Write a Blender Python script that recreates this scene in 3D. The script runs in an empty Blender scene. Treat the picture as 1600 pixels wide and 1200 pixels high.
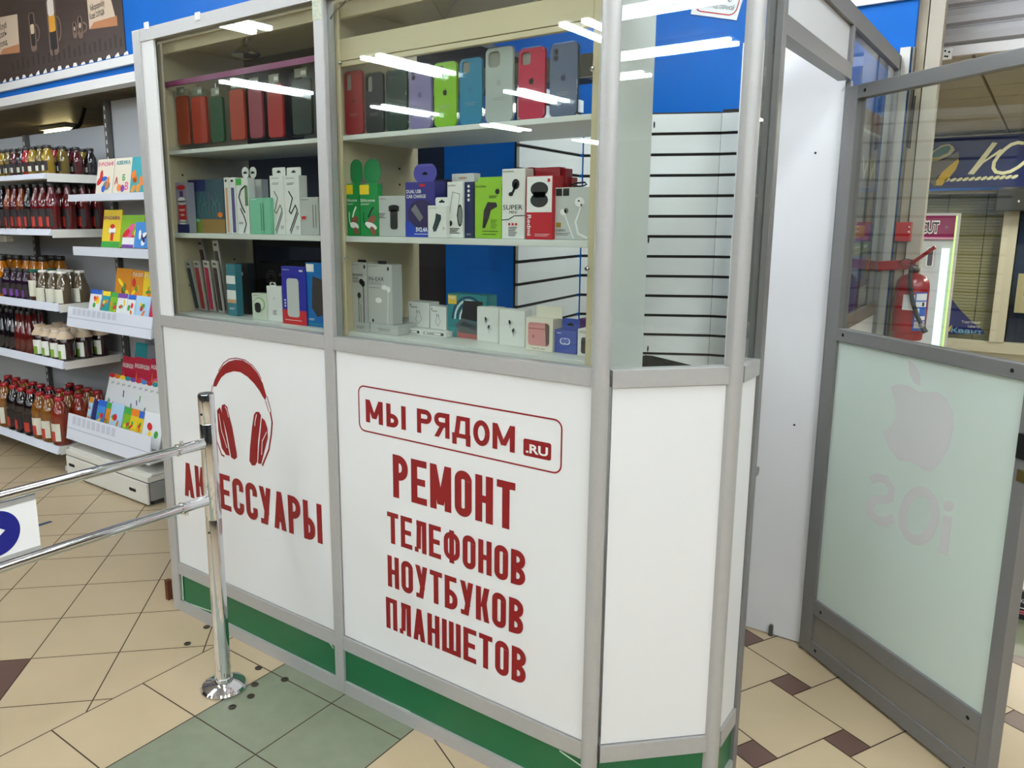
import bpy, bmesh, math, random
from mathutils import Vector, Matrix
random.seed(7)
S = bpy.context.scene
COL = S.collection
R = math.radians
# ------------------------------------------------------------------ camera
CX, CY, CZ = 0.5846, -1.6175, 1.55
YAW, PITCH, FPX, PPX, PPY = 0.636, 0.1801, 1206.07, -64.9, -38.65
FWD = Vector((-math.sin(YAW)*math.cos(PITCH), math.cos(YAW)*math.cos(PITCH), -math.sin(PITCH)))
RGT = Vector((math.cos(YAW), math.sin(YAW), 0))
UPV = RGT.cross(FWD)
cd = bpy.data.cameras.new('camera'); cam = bpy.data.objects.new('camera', cd); COL.objects.link(cam)
cam.matrix_world = Matrix(((RGT.x, UPV.x, -FWD.x, CX), (RGT.y, UPV.y, -FWD.y, CY), (RGT.z, UPV.z, -FWD.z, CZ), (0, 0, 0, 1)))
cd.sensor_fit = 'HORIZONTAL'; cd.sensor_width = 36; cd.lens = FPX/1600*36
cd.shift_x = -PPX/1600; cd.shift_y = PPY/1600; cd.clip_start = .02; cd.clip_end = 100
S.camera = cam
CAM = Vector((CX, CY, CZ))
# ------------------------------------------------------------------ world, exposure
w = bpy.data.worlds.new('world'); S.world = w; w.use_nodes = True
w.node_tree.nodes['Background'].inputs[0].default_value = (.93, .97, 1, 1)
w.node_tree.nodes['Background'].inputs[1].default_value = .12
S.view_settings.view_transform = 'Standard'; S.view_settings.look = 'None'
S.view_settings.gamma = 1; S.view_settings.exposure = 0.0
S.cycles.use_denoising = True
S.cycles.max_bounces = 10; S.cycles.transparent_max_bounces = 24; S.cycles.diffuse_bounces = 4
S.cycles.caustics_reflective = False; S.cycles.caustics_refractive = False
LAMP = 37.5          # radiance of the fluorescent tubes

# ------------------------------------------------------------------ helpers
def W(px, py, x=None, y=None, z=None, p=None, n=None):
    """point of the photograph (1600 x 1200) carried to a plane of the place"""
    d = FWD + RGT*((px-800-PPX)/FPX) - UPV*((py-600-PPY)/FPX)
    if x is not None: t = (x-CX)/d.x
    elif y is not None: t = (y-CY)/d.y
    elif z is not None: t = (z-CZ)/d.z
    else: t = (Vector(p)-CAM).dot(n)/d.dot(n)
    return CAM + d*t
def lin(c):
    return tuple(((v/255)/12.92 if v <= 10 else (((v/255)+.055)/1.055)**2.4) for v in c)
MATS = {}
def mat(name, rgb, rough=.5, metal=0., noise=0., scale=30., emit=0., bump=0., coat=0., spec=.5):
    if name in MATS: return MATS[name]
    m = bpy.data.materials.new(name); m.use_nodes = True; nt = m.node_tree
    b = nt.nodes['Principled BSDF']; c = lin(rgb)
    b.inputs['Base Color'].default_value = (*c, 1); b.inputs['Roughness'].default_value = rough
    b.inputs['Metallic'].default_value = metal; b.inputs['Specular IOR Level'].default_value = spec
    b.inputs['Coat Weight'].default_value = coat
    if noise or bump:
        tc = nt.nodes.new('ShaderNodeTexCoord'); nz = nt.nodes.new('ShaderNodeTexNoise')
        nz.inputs['Scale'].default_value = scale; nz.inputs['Detail'].default_value = 5
        nt.links.new(tc.outputs['Object'], nz.inputs['Vector'])
        if noise:
            mx = nt.nodes.new('ShaderNodeMix'); mx.data_type = 'RGBA'
            mx.inputs[6].default_value = (*[min(1, v*(1+noise)) for v in c], 1)
            mx.inputs[7].default_value = (*[v*(1-noise) for v in c], 1)
            nt.links.new(nz.outputs['Fac'], mx.inputs[0]); nt.links.new(mx.outputs[2], b.inputs['Base Color'])
        if bump:
            bp = nt.nodes.new('ShaderNodeBump'); bp.inputs['Strength'].default_value = bump
            nt.links.new(nz.outputs['Fac'], bp.inputs['Height']); nt.links.new(bp.outputs['Normal'], b.inputs['Normal'])
    if emit:
        b.inputs['Emission Color'].default_value = (*c, 1); b.inputs['Emission Strength'].default_value = emit
    MATS[name] = m; return m
def glass(name, tint, ior=1.5, rough=0.):
    if name in MATS: return MATS[name]
    m = bpy.data.materials.new(name); m.use_nodes = True; nt = m.node_tree; nt.nodes.clear()
    o = nt.nodes.new('ShaderNodeOutputMaterial'); t = nt.nodes.new('ShaderNodeBsdfTransparent'); g = nt.nodes.new('ShaderNodeBsdfGlossy')
    f = nt.nodes.new('ShaderNodeFresnel'); x = nt.nodes.new('ShaderNodeMixShader')
    t.inputs[0].default_value = (*tint, 1); g.inputs['Roughness'].default_value = rough; f.inputs[0].default_value = ior
    ge = nt.nodes.new('ShaderNodeNewGeometry'); mr = nt.nodes.new('ShaderNodeMapRange')      # same index of refraction from both sides of the sheet
    mr.inputs['To Min'].default_value = ior; mr.inputs['To Max'].default_value = 1/ior
    nt.links.new(ge.outputs['Backfacing'], mr.inputs['Value']); nt.links.new(mr.outputs[0], f.inputs[0])
    nt.links.new(f.outputs[0], x.inputs[0]); nt.links.new(t.outputs[0], x.inputs[1]); nt.links.new(g.outputs[0], x.inputs[2])
    nt.links.new(x.outputs[0], o.inputs[0]); MATS[name] = m; return m
def frosted(name, rgb):
    m = bpy.data.materials.new(name); m.use_nodes = True; nt = m.node_tree; nt.nodes.clear(); c = (*lin(rgb), 1)
    o = nt.nodes.new('ShaderNodeOutputMaterial'); d = nt.nodes.new('ShaderNodeBsdfDiffuse'); t = nt.nodes.new('ShaderNodeBsdfTranslucent')
    g = nt.nodes.new('ShaderNodeBsdfGlossy'); x = nt.nodes.new('ShaderNodeMixShader'); y = nt.nodes.new('ShaderNodeMixShader')
    f = nt.nodes.new('ShaderNodeFresnel'); f.inputs[0].default_value = 1.35
    d.inputs[0].default_value = c; t.inputs[0].default_value = c; g.inputs['Roughness'].default_value = .25; x.inputs[0].default_value = .15
    nt.links.new(d.outputs[0], x.inputs[1]); nt.links.new(t.outputs[0], x.inputs[2]); nt.links.new(f.outputs[0], y.inputs[0])
    nt.links.new(x.outputs[0], y.inputs[1]); nt.links.new(g.outputs[0], y.inputs[2]); nt.links.new(y.outputs[0], o.inputs[0])
    MATS[name] = m; return m

ORG = {}
class MB:
    def __init__(s): s.v = []; s.f = []; s.m = []
    def poly(s, pts, m=0):
        i = len(s.v); s.v += [Vector(p) for p in pts]; s.f.append(tuple(range(i, i+len(pts)))); s.m.append(m)
    def box(s, x0, x1, y0, y1, z0, z1, m=0):
        s.obox(Vector((x0, y0, z0)), Vector((x1-x0, 0, 0)), Vector((0, y1-y0, 0)), Vector((0, 0, z1-z0)), m)
    def obox(s, o, a, b, c, m=0):
        o, a, b, c = Vector(o), Vector(a), Vector(b), Vector(c)
        i = len(s.v); s.v += [o, o+a, o+a+b, o+b, o+c, o+a+c, o+a+b+c, o+b+c]
        fs = [(0, 3, 2, 1), (4, 5, 6, 7), (0, 1, 5, 4), (1, 2, 6, 5), (2, 3, 7, 6), (3, 0, 4, 7)]
        if a.cross(b).dot(c) < 0: fs = [f[::-1] for f in fs]
        s.f += [tuple(i+k for k in f) for f in fs]; s.m += [m]*6
    def prism(s, pts, d, m=0, mside=None):
        """closed outline pts (3d) pushed along d"""
        d = Vector(d); n = len(pts); i = len(s.v); pts = [Vector(p) for p in pts]
        s.v += pts + [p+d for p in pts]
        s.f.append(tuple(range(i, i+n))); s.m.append(m); s.f.append(tuple(range(i+2*n-1, i+n-1, -1))); s.m.append(m)
        for k in range(n):
            q = (k+1) % n; s.f.append((i+k, i+n+k, i+n+q, i+q)); s.m.append(m if mside is None else mside)
    def tube(s, pts, r, n=12, m=0, cap=True):
        pts = [Vector(p) for p in pts]; rs = r if isinstance(r, (list, tuple)) else [r]*len(pts)
        t0 = (pts[1]-pts[0]).normalized(); u = t0.orthogonal().normalized(); i = len(s.v)
        for k, p in enumerate(pts):
            t = (pts[min(k+1, len(pts)-1)]-pts[max(k-1, 0)]).normalized()
            u = (u-t*u.dot(t)).normalized(); v = t.cross(u)
            for j in range(n):
                a = 2*math.pi*j/n; s.v.append(p+(u*math.cos(a)+v*math.sin(a))*rs[k])
        for k in range(len(pts)-1):
            for j in range(n):
                q = (j+1) % n; s.f.append((i+k*n+j, i+k*n+q, i+(k+1)*n+q, i+(k+1)*n+j)); s.m.append(m)
        if cap:
            s.f.append(tuple(i+j for j in range(n-1, -1, -1))); s.m.append(m)
            e = i+(len(pts)-1)*n; s.f.append(tuple(e+j for j in range(n))); s.m.append(m)
    def lathe(s, prof, n=16, c=(0, 0, 0), m=0, ax='z'):
        c = Vector(c); i = len(s.v)
        for r, z in prof:
            for j in range(n):
                a = 2*math.pi*j/n
                p = Vector((r*math.cos(a), r*math.sin(a), z))
                if ax == 'y': p = Vector((p.x, -p.z, p.y))
                if ax == 'x': p = Vector((p.z, p.x, p.y))
                s.v.append(c+p)
        for k in range(len(prof)-1):
            mm = m[k] if isinstance(m, (list, tuple)) else m
            for j in range(n):
                q = (j+1) % n; s.f.append((i+k*n+j, i+k*n+q, i+(k+1)*n+q, i+(k+1)*n+j)); s.m.append(mm)
        m0 = m[0] if isinstance(m, (list, tuple)) else m; m1 = m[-1] if isinstance(m, (list, tuple)) else m
        s.f.append(tuple(i+j for j in range(n-1, -1, -1))); s.m.append(m0)
        e = i+(len(prof)-1)*n; s.f.append(tuple(e+j for j in range(n))); s.m.append(m1)
    def build(s, name, mats, parent=None, org=None, smooth=0, bevel=0., seg=2):
        if not isinstance(mats, (list, tuple)): mats = [mats]
        o0 = ORG.get(parent.name, Vector()) if parent else Vector(org or (0, 0, 0))
        me = bpy.data.meshes.new(name); me.from_pydata([v-o0 for v in s.v], [], s.f)
        for m in mats: me.materials.append(m)
        me.polygons.foreach_set('material_index', s.m)
        if smooth:
            bm = bmesh.new(); bm.from_mesh(me); bmesh.ops.recalc_face_normals(bm, faces=bm.faces)
            for f in bm.faces: f.smooth = True
            for e in bm.edges:
                if len(e.link_faces) == 2 and e.calc_face_angle(0) > R(smooth): e.smooth = False
            bm.to_mesh(me); bm.free()
        me.update()
        o = bpy.data.objects.new(name, me); COL.objects.link(o)
        if parent: o.parent = parent
        else: o.location = o0
        ORG[o.name] = o0
        if bevel:
            b = o.modifiers.new('bevel', 'BEVEL'); b.width = bevel; b.segments = seg; b.limit_method = 'ANGLE'
        return o
def tag(o, label, cat, group=None, kind=None):
    if label: o['label'] = label
    if cat: o['category'] = cat
    if group: o['group'] = group
    if kind: o['kind'] = kind
    return o
def thing(name, label, cat, loc=(0, 0, 0), group=None, kind=None):
    o = bpy.data.objects.new(name, None); COL.objects.link(o); o.location = loc; o.empty_display_size = .05
    ORG[o.name] = Vector(loc); return tag(o, label, cat, group, kind)
def structure(o): o['kind'] = 'structure'; return o
def dup(root, loc, rz=0, label=None, scale=None, group=None):
    r = root.copy(); COL.objects.link(r); r.location = loc; r.rotation_euler = (0, 0, rz)
    if label: r['label'] = label
    if group: r['group'] = group
    if scale: r.scale = scale
    for ch in list(root.children):
        c = ch.copy(); COL.objects.link(c); c.parent = r
        for g in list(ch.children):
            d = g.copy(); COL.objects.link(d); d.parent = c
    return r

_T = {}
def text_geo(t, bold=0.):
    if (t, bold) in _T: return _T[(t, bold)]
    cu = bpy.data.curves.new('t', 'FONT'); cu.body = t; cu.size = 1; cu.offset = bold; cu.resolution_u = 3
    o = bpy.data.objects.new('t', cu); COL.objects.link(o)
    dg = bpy.context.evaluated_depsgraph_get(); me = bpy.data.meshes.new_from_object(o.evaluated_get(dg))
    P = [[(me.vertices[i].co.x, me.vertices[i].co.y) for i in p.vertices] for p in me.polygons]
    xs = [q[0] for p in P for q in p]; ys = [q[1] for p in P for q in p]
    bpy.data.objects.remove(o); bpy.data.curves.remove(cu); bpy.data.meshes.remove(me)
    _T[(t, bold)] = (P, min(xs), max(xs), min(ys), max(ys)); return _T[(t, bold)]
class G:
    """flat print laid on a face: u to the right, v up, thin layers along the normal"""
    def __init__(s, o, u, v, n): s.o, s.u, s.v, s.n = Vector(o), Vector(u), Vector(v), Vector(n); s.mb = MB(); s.mats = []
    def mi(s, m):
        if m not in s.mats: s.mats.append(m)
        return s.mats.index(m)
    def at(s, u, v, l=0): return s.o+s.u*u+s.v*v+s.n*(.0005+.0003*l)
    def poly(s, pts, m, l=0): s.mb.poly([s.at(a, b, l) for a, b in pts], s.mi(m))
    def rect(s, u0, v0, u1, v1, m, l=0): s.poly([(u0, v0), (u1, v0), (u1, v1), (u0, v1)], m, l)
    def rrect(s, u0, v0, u1, v1, r, m, l=0, n=5): s.poly(rr(u0, v0, u1, v1, r, n), m, l)
    def ell(s, cu, cv, ru, rv, m, l=0, n=20, rot=0):
        c, q = math.cos(rot), math.sin(rot); P = []
        for k in range(n):
            a = 2*math.pi*k/n; x, y = ru*math.cos(a), rv*math.sin(a); P.append((cu+x*c-y*q, cv+x*q+y*c))
        s.poly(P, m, l)
    def stroke(s, pts, wd, m, l=0, closed=False):
        for k, q in enumerate(sweep(pts, wd, closed)): s.poly(q, m, l+(k % 2)*.1)
    def text(s, t, u0, v0, h, m, l=1, width=None, bold=0., rot=0):
        P, x0, x1, y0, y1 = text_geo(t, bold); k = h/.72; kx = k if width is None else width/(x1-x0)
        c, q = math.cos(rot), math.sin(rot)
        for p in P:
            s.poly([(u0+(a-x0)*kx*c-b*k*q, v0+(a-x0)*kx*q+b*k*c) for a, b in p], m, l)
    def build(s, name, parent): return s.mb.build(name, s.mats, parent)
def rr(u0, v0, u1, v1, r, n=5):
    P = []
    for cx, cy, a in ((u1-r, v1-r, 0), (u0+r, v1-r, 90), (u0+r, v0+r, 180), (u1-r, v0+r, 270)):
        for k in range(n+1): t = R(a+90*k/n); P.append((cx+r*math.cos(t), cy+r*math.sin(t)))
    return P
def sweep(pts, wd, closed=False):
    n = len(pts); L = []; Rr = []; a = wd/2
    for i in range(n):
        p = Vector(pts[i]).to_2d() if len(pts[i]) > 2 else Vector(pts[i])
        if closed or i > 0: d0 = (p-Vector(pts[i-1])).normalized()
        else: d0 = (Vector(pts[1])-p).normalized()
        if closed or i < n-1: d1 = (Vector(pts[(i+1) % n])-p).normalized()
        else: d1 = d0
        t = (d0+d1).normalized(); nn = Vector((-t.y, t.x)); k = a/max(.45, nn.dot(Vector((-d0.y, d0.x))))
        L.append(p+nn*k); Rr.append(p-nn*k)
    return [[tuple(Rr[i]), tuple(Rr[(i+1) % n]), tuple(L[(i+1) % n]), tuple(L[i])] for i in range(n if closed else n-1)]
def arc(cx, cy, r, a0, a1, n=6, ry=None):
    ry = r if ry is None else ry
    return [(cx+r*math.cos(R(a0+(a1-a0)*k/n)), cy+ry*math.sin(R(a0+(a1-a0)*k/n))) for k in range(n+1)]
# narrow block capitals drawn as strokes, height 1
def glyph(ch, w, t):
    a = t/2; r = min(w/2-a, .5-a)*.92; Q = []
    V = lambda x: Q.append([(x, 0), (x+t, 0), (x+t, 1), (x, 1)])
    H = lambda y, x0=0, x1=None, th=None: Q.append([(x0, y), (w if x1 is None else x1, y), (w if x1 is None else x1, y+(th or t)), (x0, y+(th or t))])
    D = lambda x0, y0, x1, y1, tt=None: Q.append([(x0, y0), (x0+(tt or t), y0), (x1+(tt or t), y1), (x1, y1)])
    def bowl(y0, y1, x0=a):
        rr_ = min((w-x0)*.5, ((y1-y0)/2-a)*.96)
        Q.extend(sweep([(x0, y1-a), (w-a-rr_, y1-a)]+arc(w-a-rr_, y1-a-rr_, rr_, 90, 0)[1:]+arc(w-a-rr_, y0+a+rr_, rr_, 0, -90)+[(x0, y0+a)], t))
    th = t*.86
    if ch == 'А': D(0, 0, (w-t)/2, 1); D(w-t, 0, (w-t)/2, 1); H(.2, w*.2, w*.8, th)
    elif ch == 'К': V(0); D(t*.9, .42, w-t*1.05, 1, t*1.05); D(w-t, 0, t*1.1, .55, t*1.0)
    elif ch == 'С':
        Q.extend(sweep([(w-a, .66)]+arc(w-a-r, 1-a-r, r, 0, 90)+arc(a+r, 1-a-r, r, 90, 180)+arc(a+r, a+r, r, 180, 270)+arc(w-a-r, a+r, r, 270, 360)+[(w-a, .34)], t))
    elif ch == 'Е': V(0); H(0, th=th); H(1-th, th=th); H(.5-th/2, 0, w*.9, th)
    elif ch == 'У': D(0, 1, w*.42, .3, t); D(w*.27, 0, w-t, 1, t); H(0, w*.06, w*.42, th*.92)
    elif ch == 'Р': V(0); bowl(.42, 1)
    elif ch == 'Ы': w2 = w; w = w2*.62; V(0); bowl(0, .58); w = w2; V(w-t)
    elif ch == 'Ь': V(0); bowl(0, .58)
    elif ch == 'М': V(0); V(w-t); D(w/2-t/2, .12 if w < .7 else .2, 0, 1); D(w/2-t/2, .12 if w < .7 else .2, w-t, 1)
    elif ch == 'О':
        rx = w/2-a if w > .6 else r
        ry = .5-a if w > .6 else r
        Q.extend(sweep(arc(w-a-rx, 1-a-ry, rx, 0, 90, 8, ry)[:-1 if w > .6 else None]+arc(a+rx, 1-a-ry, rx, 90, 180, 8, ry)[:-1 if w > .6 else None]+arc(a+rx, a+ry, rx, 180, 270, 8, ry)[:-1 if w > .6 else None]+arc(w-a-rx, a+ry, rx, 270, 360, 8, ry)[:-1 if w > .6 else None], t, True))
    elif ch == 'Н': V(0); V(w-t); H(.5-th/2, th=th)
    elif ch == 'Т': H(1-th, th=th); V((w-t)/2)
    elif ch == 'Л': V(w-t); H(1-th, w*.16, w, th); D(w*.14, .12, w*.2, 1); H(0, 0, w*.32, th)
    elif ch == 'П': V(0); V(w-t); H(1-th, th=th)
    elif ch == 'Ф': V((w-t)/2); Q.extend(sweep(rr(a, .17, w-a, .86, min(w/2-a, .3)*.9), t*.9, True))
    elif ch == 'В': V(0); bowl(.47, 1); bowl(0, .53)
    elif ch == 'Б': V(0); H(1-th, 0, w*.92, th); bowl(0, .6)
    elif ch == 'Ш': V(0); V((w-t)/2); V(w-t); H(0, th=th)
    elif ch == 'Я': V(w-t); Q2 = len(Q); bowl(.42, 1); Q[Q2:] = [[(w-x, y) for x, y in q] for q in Q[Q2:]]; D(0, 0, w*.4, .5, t*1.05)
    elif ch == 'Д': H(.14, 0, w, th); V2 = [(w*.72, .14), (w*.72+t, .14), (w*.72+t, 1), (w*.72, 1)]; Q.append(V2); H(1-th, w*.25, w*.72+t, th); D(w*.1, .14, w*.25, 1, t); Q.append([(0, -.14), (t, -.14), (t, .2), (0, .2)]); Q.append([(w-t, -.14), (w, -.14), (w, .2), (w-t, .2)])
    return Q
WID = {'М': 1.3, 'Ы': 1.42, 'Ш': 1.5, 'Ф': 1.32, 'Д': 1.15}
def word(g, t, x0, x1, z0, z1, m, cw=.46, th=.175, gap=.095, l=0):
    ws = [cw*WID.get(c, 1.) for c in t]; tot = sum(ws)+gap*(len(t)-1); h = z1-z0; kx = (x1-x0)/tot; x = 0
    k = 0
    for c, wd in zip(t, ws):
        for q in glyph(c, wd, th): g.poly([(x0+(x+a)*kx, z0+b*h) for a, b in q], m, l+(k % 131)*.03); k += 1
        x += wd+gap

# ------------------------------------------------------------------ materials
ALU = mat('brushed_aluminium', (172, 171, 168), .42, .25, .05, 60)
ALUD = mat('door_aluminium', (124, 123, 122), .42, .3, .05, 60)
WHITE = mat('white_sheet', (222, 223, 222), .38, 0, .015, 4)
REDV = mat('red_vinyl', (132, 4, 12), .45)
GREEN = mat('green_plinth', (18, 98, 56), .4, 0, .1, 9)
BEIGE = mat('beige_board', (205, 192, 158), .5, 0, .03, 6)
GREYW = mat('pale_grey_board', (208, 212, 208), .5, 0, .03, 6)
SHELF = mat('white_shelf', (214, 218, 212), .4)
BLACK = mat('black_plastic', (16, 16, 17), .35)
DGREY = mat('dark_grey_board', (58, 58, 56), .6, 0, .08, 5)
CHROME = mat('chrome', (225, 225, 228), .07, 1.)
BLUE = mat('blue_paint', (0, 98, 186), .5, 0, .14, 7, bump=.3, spec=.2)
WPAINT = mat('white_paint', (226, 226, 224), .55, 0, .03, 12)
PANE = glass('window_glass', (.93, .95, .93))
CLEAR = glass('clear_plastic', (.95, .96, .95), 1.4, .03)
RUST = mat('rust', (96, 52, 26), .9, 0, .4, 60)
HOLE = mat('dark_hole', (12, 12, 12), .9)
CREAM = mat('cream_frame', (198, 192, 168), .5, 0, .04, 10)
PAPER = mat('white_paper', (236, 236, 234), .6)
INK = mat('black_ink', (24, 24, 26), .6)
GREYI = mat('grey_ink', (120, 122, 122), .6)
ORANGEI = mat('orange_ink', (226, 120, 28), .6)
YELI = mat('yellow_ink', (238, 206, 40), .6)
GREENI = mat('green_ink', (60, 160, 62), .6)
BLUEI = mat('blue_ink', (34, 92, 190), .6)
PINKI = mat('pink_ink', (220, 84, 140), .6)
REDI = mat('red_ink', (200, 28, 36), .6)
TEALI = mat('teal_ink', (24, 140, 150), .6)
PURPI = mat('purple_ink', (112, 60, 150), .6)
SKINI = mat('tan_ink', (206, 160, 120), .6)
NAVYI = mat('navy_ink', (26, 32, 92), .6)
LIGHT = mat('tube_light', (236, 246, 255), .5, emit=LAMP)

# ------------------------------------------------------------------ floor
T_BEIGE = mat('beige_tile', (176, 157, 126), .3, 0, .07, 6)
T_BROWN = mat('brown_tile', (92, 68, 58), .32, 0, .12, 14)
T_GREEN = mat('green_grey_tile', (116, 122, 100), .38, 0, .16, 16)
GROUT = mat('grout', (64, 50, 36), .9)
def clip(poly, hp):
    for nx, ny, d in hp:                     # keep nx*x + ny*y >= d
        out = []
        for i in range(len(poly)):
            a, b = poly[i], poly[(i+1) % len(poly)]
            da, db = a[0]*nx+a[1]*ny-d, b[0]*nx+b[1]*ny-d
            if da >= 0: out.append(a)
            if da*db < 0: t = da/(da-db); out.append((a[0]+(b[0]-a[0])*t, a[1]+(b[1]-a[1])*t))
        poly = out
        if len(poly) < 3: return []
    return poly
fl = MB(); J = .0022
def tile(p, hp, m):
    p = clip(p, hp)
    if p: fl.poly([(x, y, 0) for x, y in p], m)
XA, XB, XC = -1.722, -1.426, -.827
# left of the seam: plain grid turned 45 degrees
c, s_ = math.cos(R(44.5)), math.sin(R(44.5))
for i in range(-26, 16):
    for j in range(-16, 30):
        u0, v0 = -1.62+.3005*i, 1.16+.288*j
        q = [(u*c-v*s_, u*s_+v*c) for u, v in ((u0+J, v0+J), (u0+.3005-J, v0+J), (u0+.3005-J, v0+.288-J), (u0+J, v0+.288-J))]
        m = 1 if (i, j) == (-2, -1) or (i % 5 == 2 and j % 5 == 2 and q[0][0] < -6) else 0
        tile(q, [(-1, 0, -XA+J)], m)
# straight border row and the green-grey block
for j in range(-14, 10):
    y0 = -.364+.303*j
    tile([(XA+J, y0+J), (XB-J, y0+J), (XB-J, y0+.303-J), (XA+J, y0+.303-J)], [], 0)
    for i in range(2):
        x0 = XB+i*.2995; tile([(x0+J, y0+J), (x0+.2995-J, y0+J), (x0+.2995-J, y0+.303-J), (x0+J, y0+.303-J)], [], 2)
# right: large beige tiles with small brown insets
A_, B_ = .286, .092; th0 = R(-26.5); c, s_ = math.cos(th0), math.sin(th0)
GP = [(1, 0, XC+J)]
for i in range(-45, 60):
    for j in range(-45, 60):
        bu, bv = i*A_+j*B_, -i*B_+j*A_          # lattice (a,-b), (b,a)
        def wp(u, v): u, v = u+bu, v+bv; return (.0465+u*c-v*s_, .935+u*s_+v*c)
        h = B_/2
        ctr = wp(0, 0)
        if abs(ctr[0]) > 9 or abs(ctr[1]) > 9: continue
        tile([wp(-h+J, -h+J), wp(h-J, -h+J), wp(h-J, h-J), wp(-h+J, h-J)], GP, 1)
        tile([wp(-h-A_+J, h-A_+J), wp(-h-J, h-A_+J), wp(-h-J, h-J), wp(-h-A_+J, h-J)], GP, 0)
for i in range(4):
    for j in range(2):
        x0, y0 = .5+.3*i, 1.6+.31*j; fl.poly([(x0, y0, .0008), (x0+.297, y0, .0008), (x0+.297, y0+.307, .0008), (x0, y0+.307, .0008)], 2)
fl.box(-16, 14, -18, 12, -.06, -.0015, 3)
structure(fl.build('floor', [T_BEIGE, T_BROWN, T_GREEN, GROUT]))

# ------------------------------------------------------------------ walls, ceilings
CEILM = mat('ceiling_tile', (216, 214, 206), .8, 0, .05, 20)
WALLM = mat('shop_wall', (104, 106, 104), .85, 0, .3, 1.2)
CH = 3.2
b = MB(); b.box(-16, 14, -18, 2.2, CH, CH+.1); b.box(-16, -3, 2.2, 3, CH, CH+.1)
structure(b.build('ceiling', CEILM))
b = MB(); b.box(-16, 14, -18.1, -18, 0, CH); structure(b.build('wall_front', WALLM))
b = MB(); b.box(14, 14.1, -18, 12, 0, CH); structure(b.build('wall_right', WALLM))
b = MB(); b.box(-16.1, -16, -18, 3, 0, CH); structure(b.build('wall_left', WALLM))
b = MB(); b.box(-16, -3.2, 2.5, 2.6, 0, CH); structure(b.build('wall_rear', mat('rear_wall', (150, 146, 136), .8, 0, .05, 3)))
# blue wall right behind the kiosk, white trim on it
b = MB(); bx1 = W(1425, 110, y=2.14).x; wz = W(1350, 4, y=2.14).z; b.box(-3.2, bx1, 2.14, 2.24, 0, CH, 0)
structure(b.build('wall_back', [BLUE, WPAINT]))
b = MB(); b.box(-.26, bx1, 2.12, 2.14, wz-.015, wz+.05); structure(b.build('trim_1', WPAINT))
# blue fascia over the grocery shelves with two white trims, dark slatted soffit behind it
FY = .8
b = MB(); b.box(-12, -1.5, FY, FY+.05, 2.30, CH); structure(b.build('wall_fascia', BLUE))
b = MB(); za, zc, zd, ze = (W(100, q, y=FY-.02).z for q in (148, 133.5, 122, 109)); b.box(-12, -1.5, FY-.02, FY+.06, za, zc); structure(b.build('trim_2', WPAINT))
b = MB(); b.box(-12, -1.5, FY-.022, FY-.001, zd, ze); structure(b.build('trim_3', WPAINT))
SOF = mat('soffit_slats', (120, 108, 86), .45, 0, .1, 5)
b = MB()
for k in range(84): x = -12+.11*k; b.box(x+.003, x+.107, FY+.06, 2.5, 2.3, 2.315)
b.box(-12, -2.8, FY+.06, 2.5, 2.318, 2.33)
structure(b.build('ceiling_soffit', SOF))
# low tiled ceiling of the passage to the right
b = MB()
for i in range(9):
    for j in range(10):
        x, y = -1.6+.6*i, 2.54+.52*j; b.box(x+.008, x+.592, y+.008, y+.512, 2.33, 2.35, 0)
b.box(-1.7, 4, 2.54, 7.9, 2.352, 2.4, 1)
structure(b.build('ceiling_passage', [mat('grey_ceiling_tile', (196, 194, 180), .8, 0, .06, 9), mat('ceiling_grid', (120, 116, 104), .7)]))
b = MB(); b.box(-1.8, -1.7, 2.24, 8, 0, 2.4); structure(b.build('wall_passage', WALLM))
b = MB(); b.box(4, 4.1, 2.3, 8, 0, 3.2); structure(b.build('wall_passage_right', WALLM))
# pillar at the passage entrance
PM = mat('worn_plaster', (176, 168, 152), .75, 0, .16, 7, bump=.2)
PYF = 2.16; px0, px1 = W(1437, 180, y=PYF).x, W(1456, 220, y=PYF).x; pxa = W(1402, 250, y=PYF).x
b = MB(); b.box(px0, px1, PYF, 2.23, 0, CH)
structure(b.build('wall_pillar', PM))
b = MB(); b.box(pxa-.02, px0-.006, PYF+.015, 2.4, 0, CH); structure(b.build('wall_pillar_side', mat('beige_pilaster', (170, 158, 136), .7, 0, .12, 9)))
b = MB(); b.box(pxa-.022, pxa+.016, PYF-.04, PYF+.0145, 0, 2.24); structure(b.build('trim_4', mat('profile_grey', (190, 188, 180), .4, .4)))
b = MB(); b.box(pxa+.022, pxa+.030, PYF-.03, PYF+.0145, 0, 2.24); structure(b.build('trim_5', mat('profile_dark', (110, 106, 98), .5, .4)))

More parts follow.
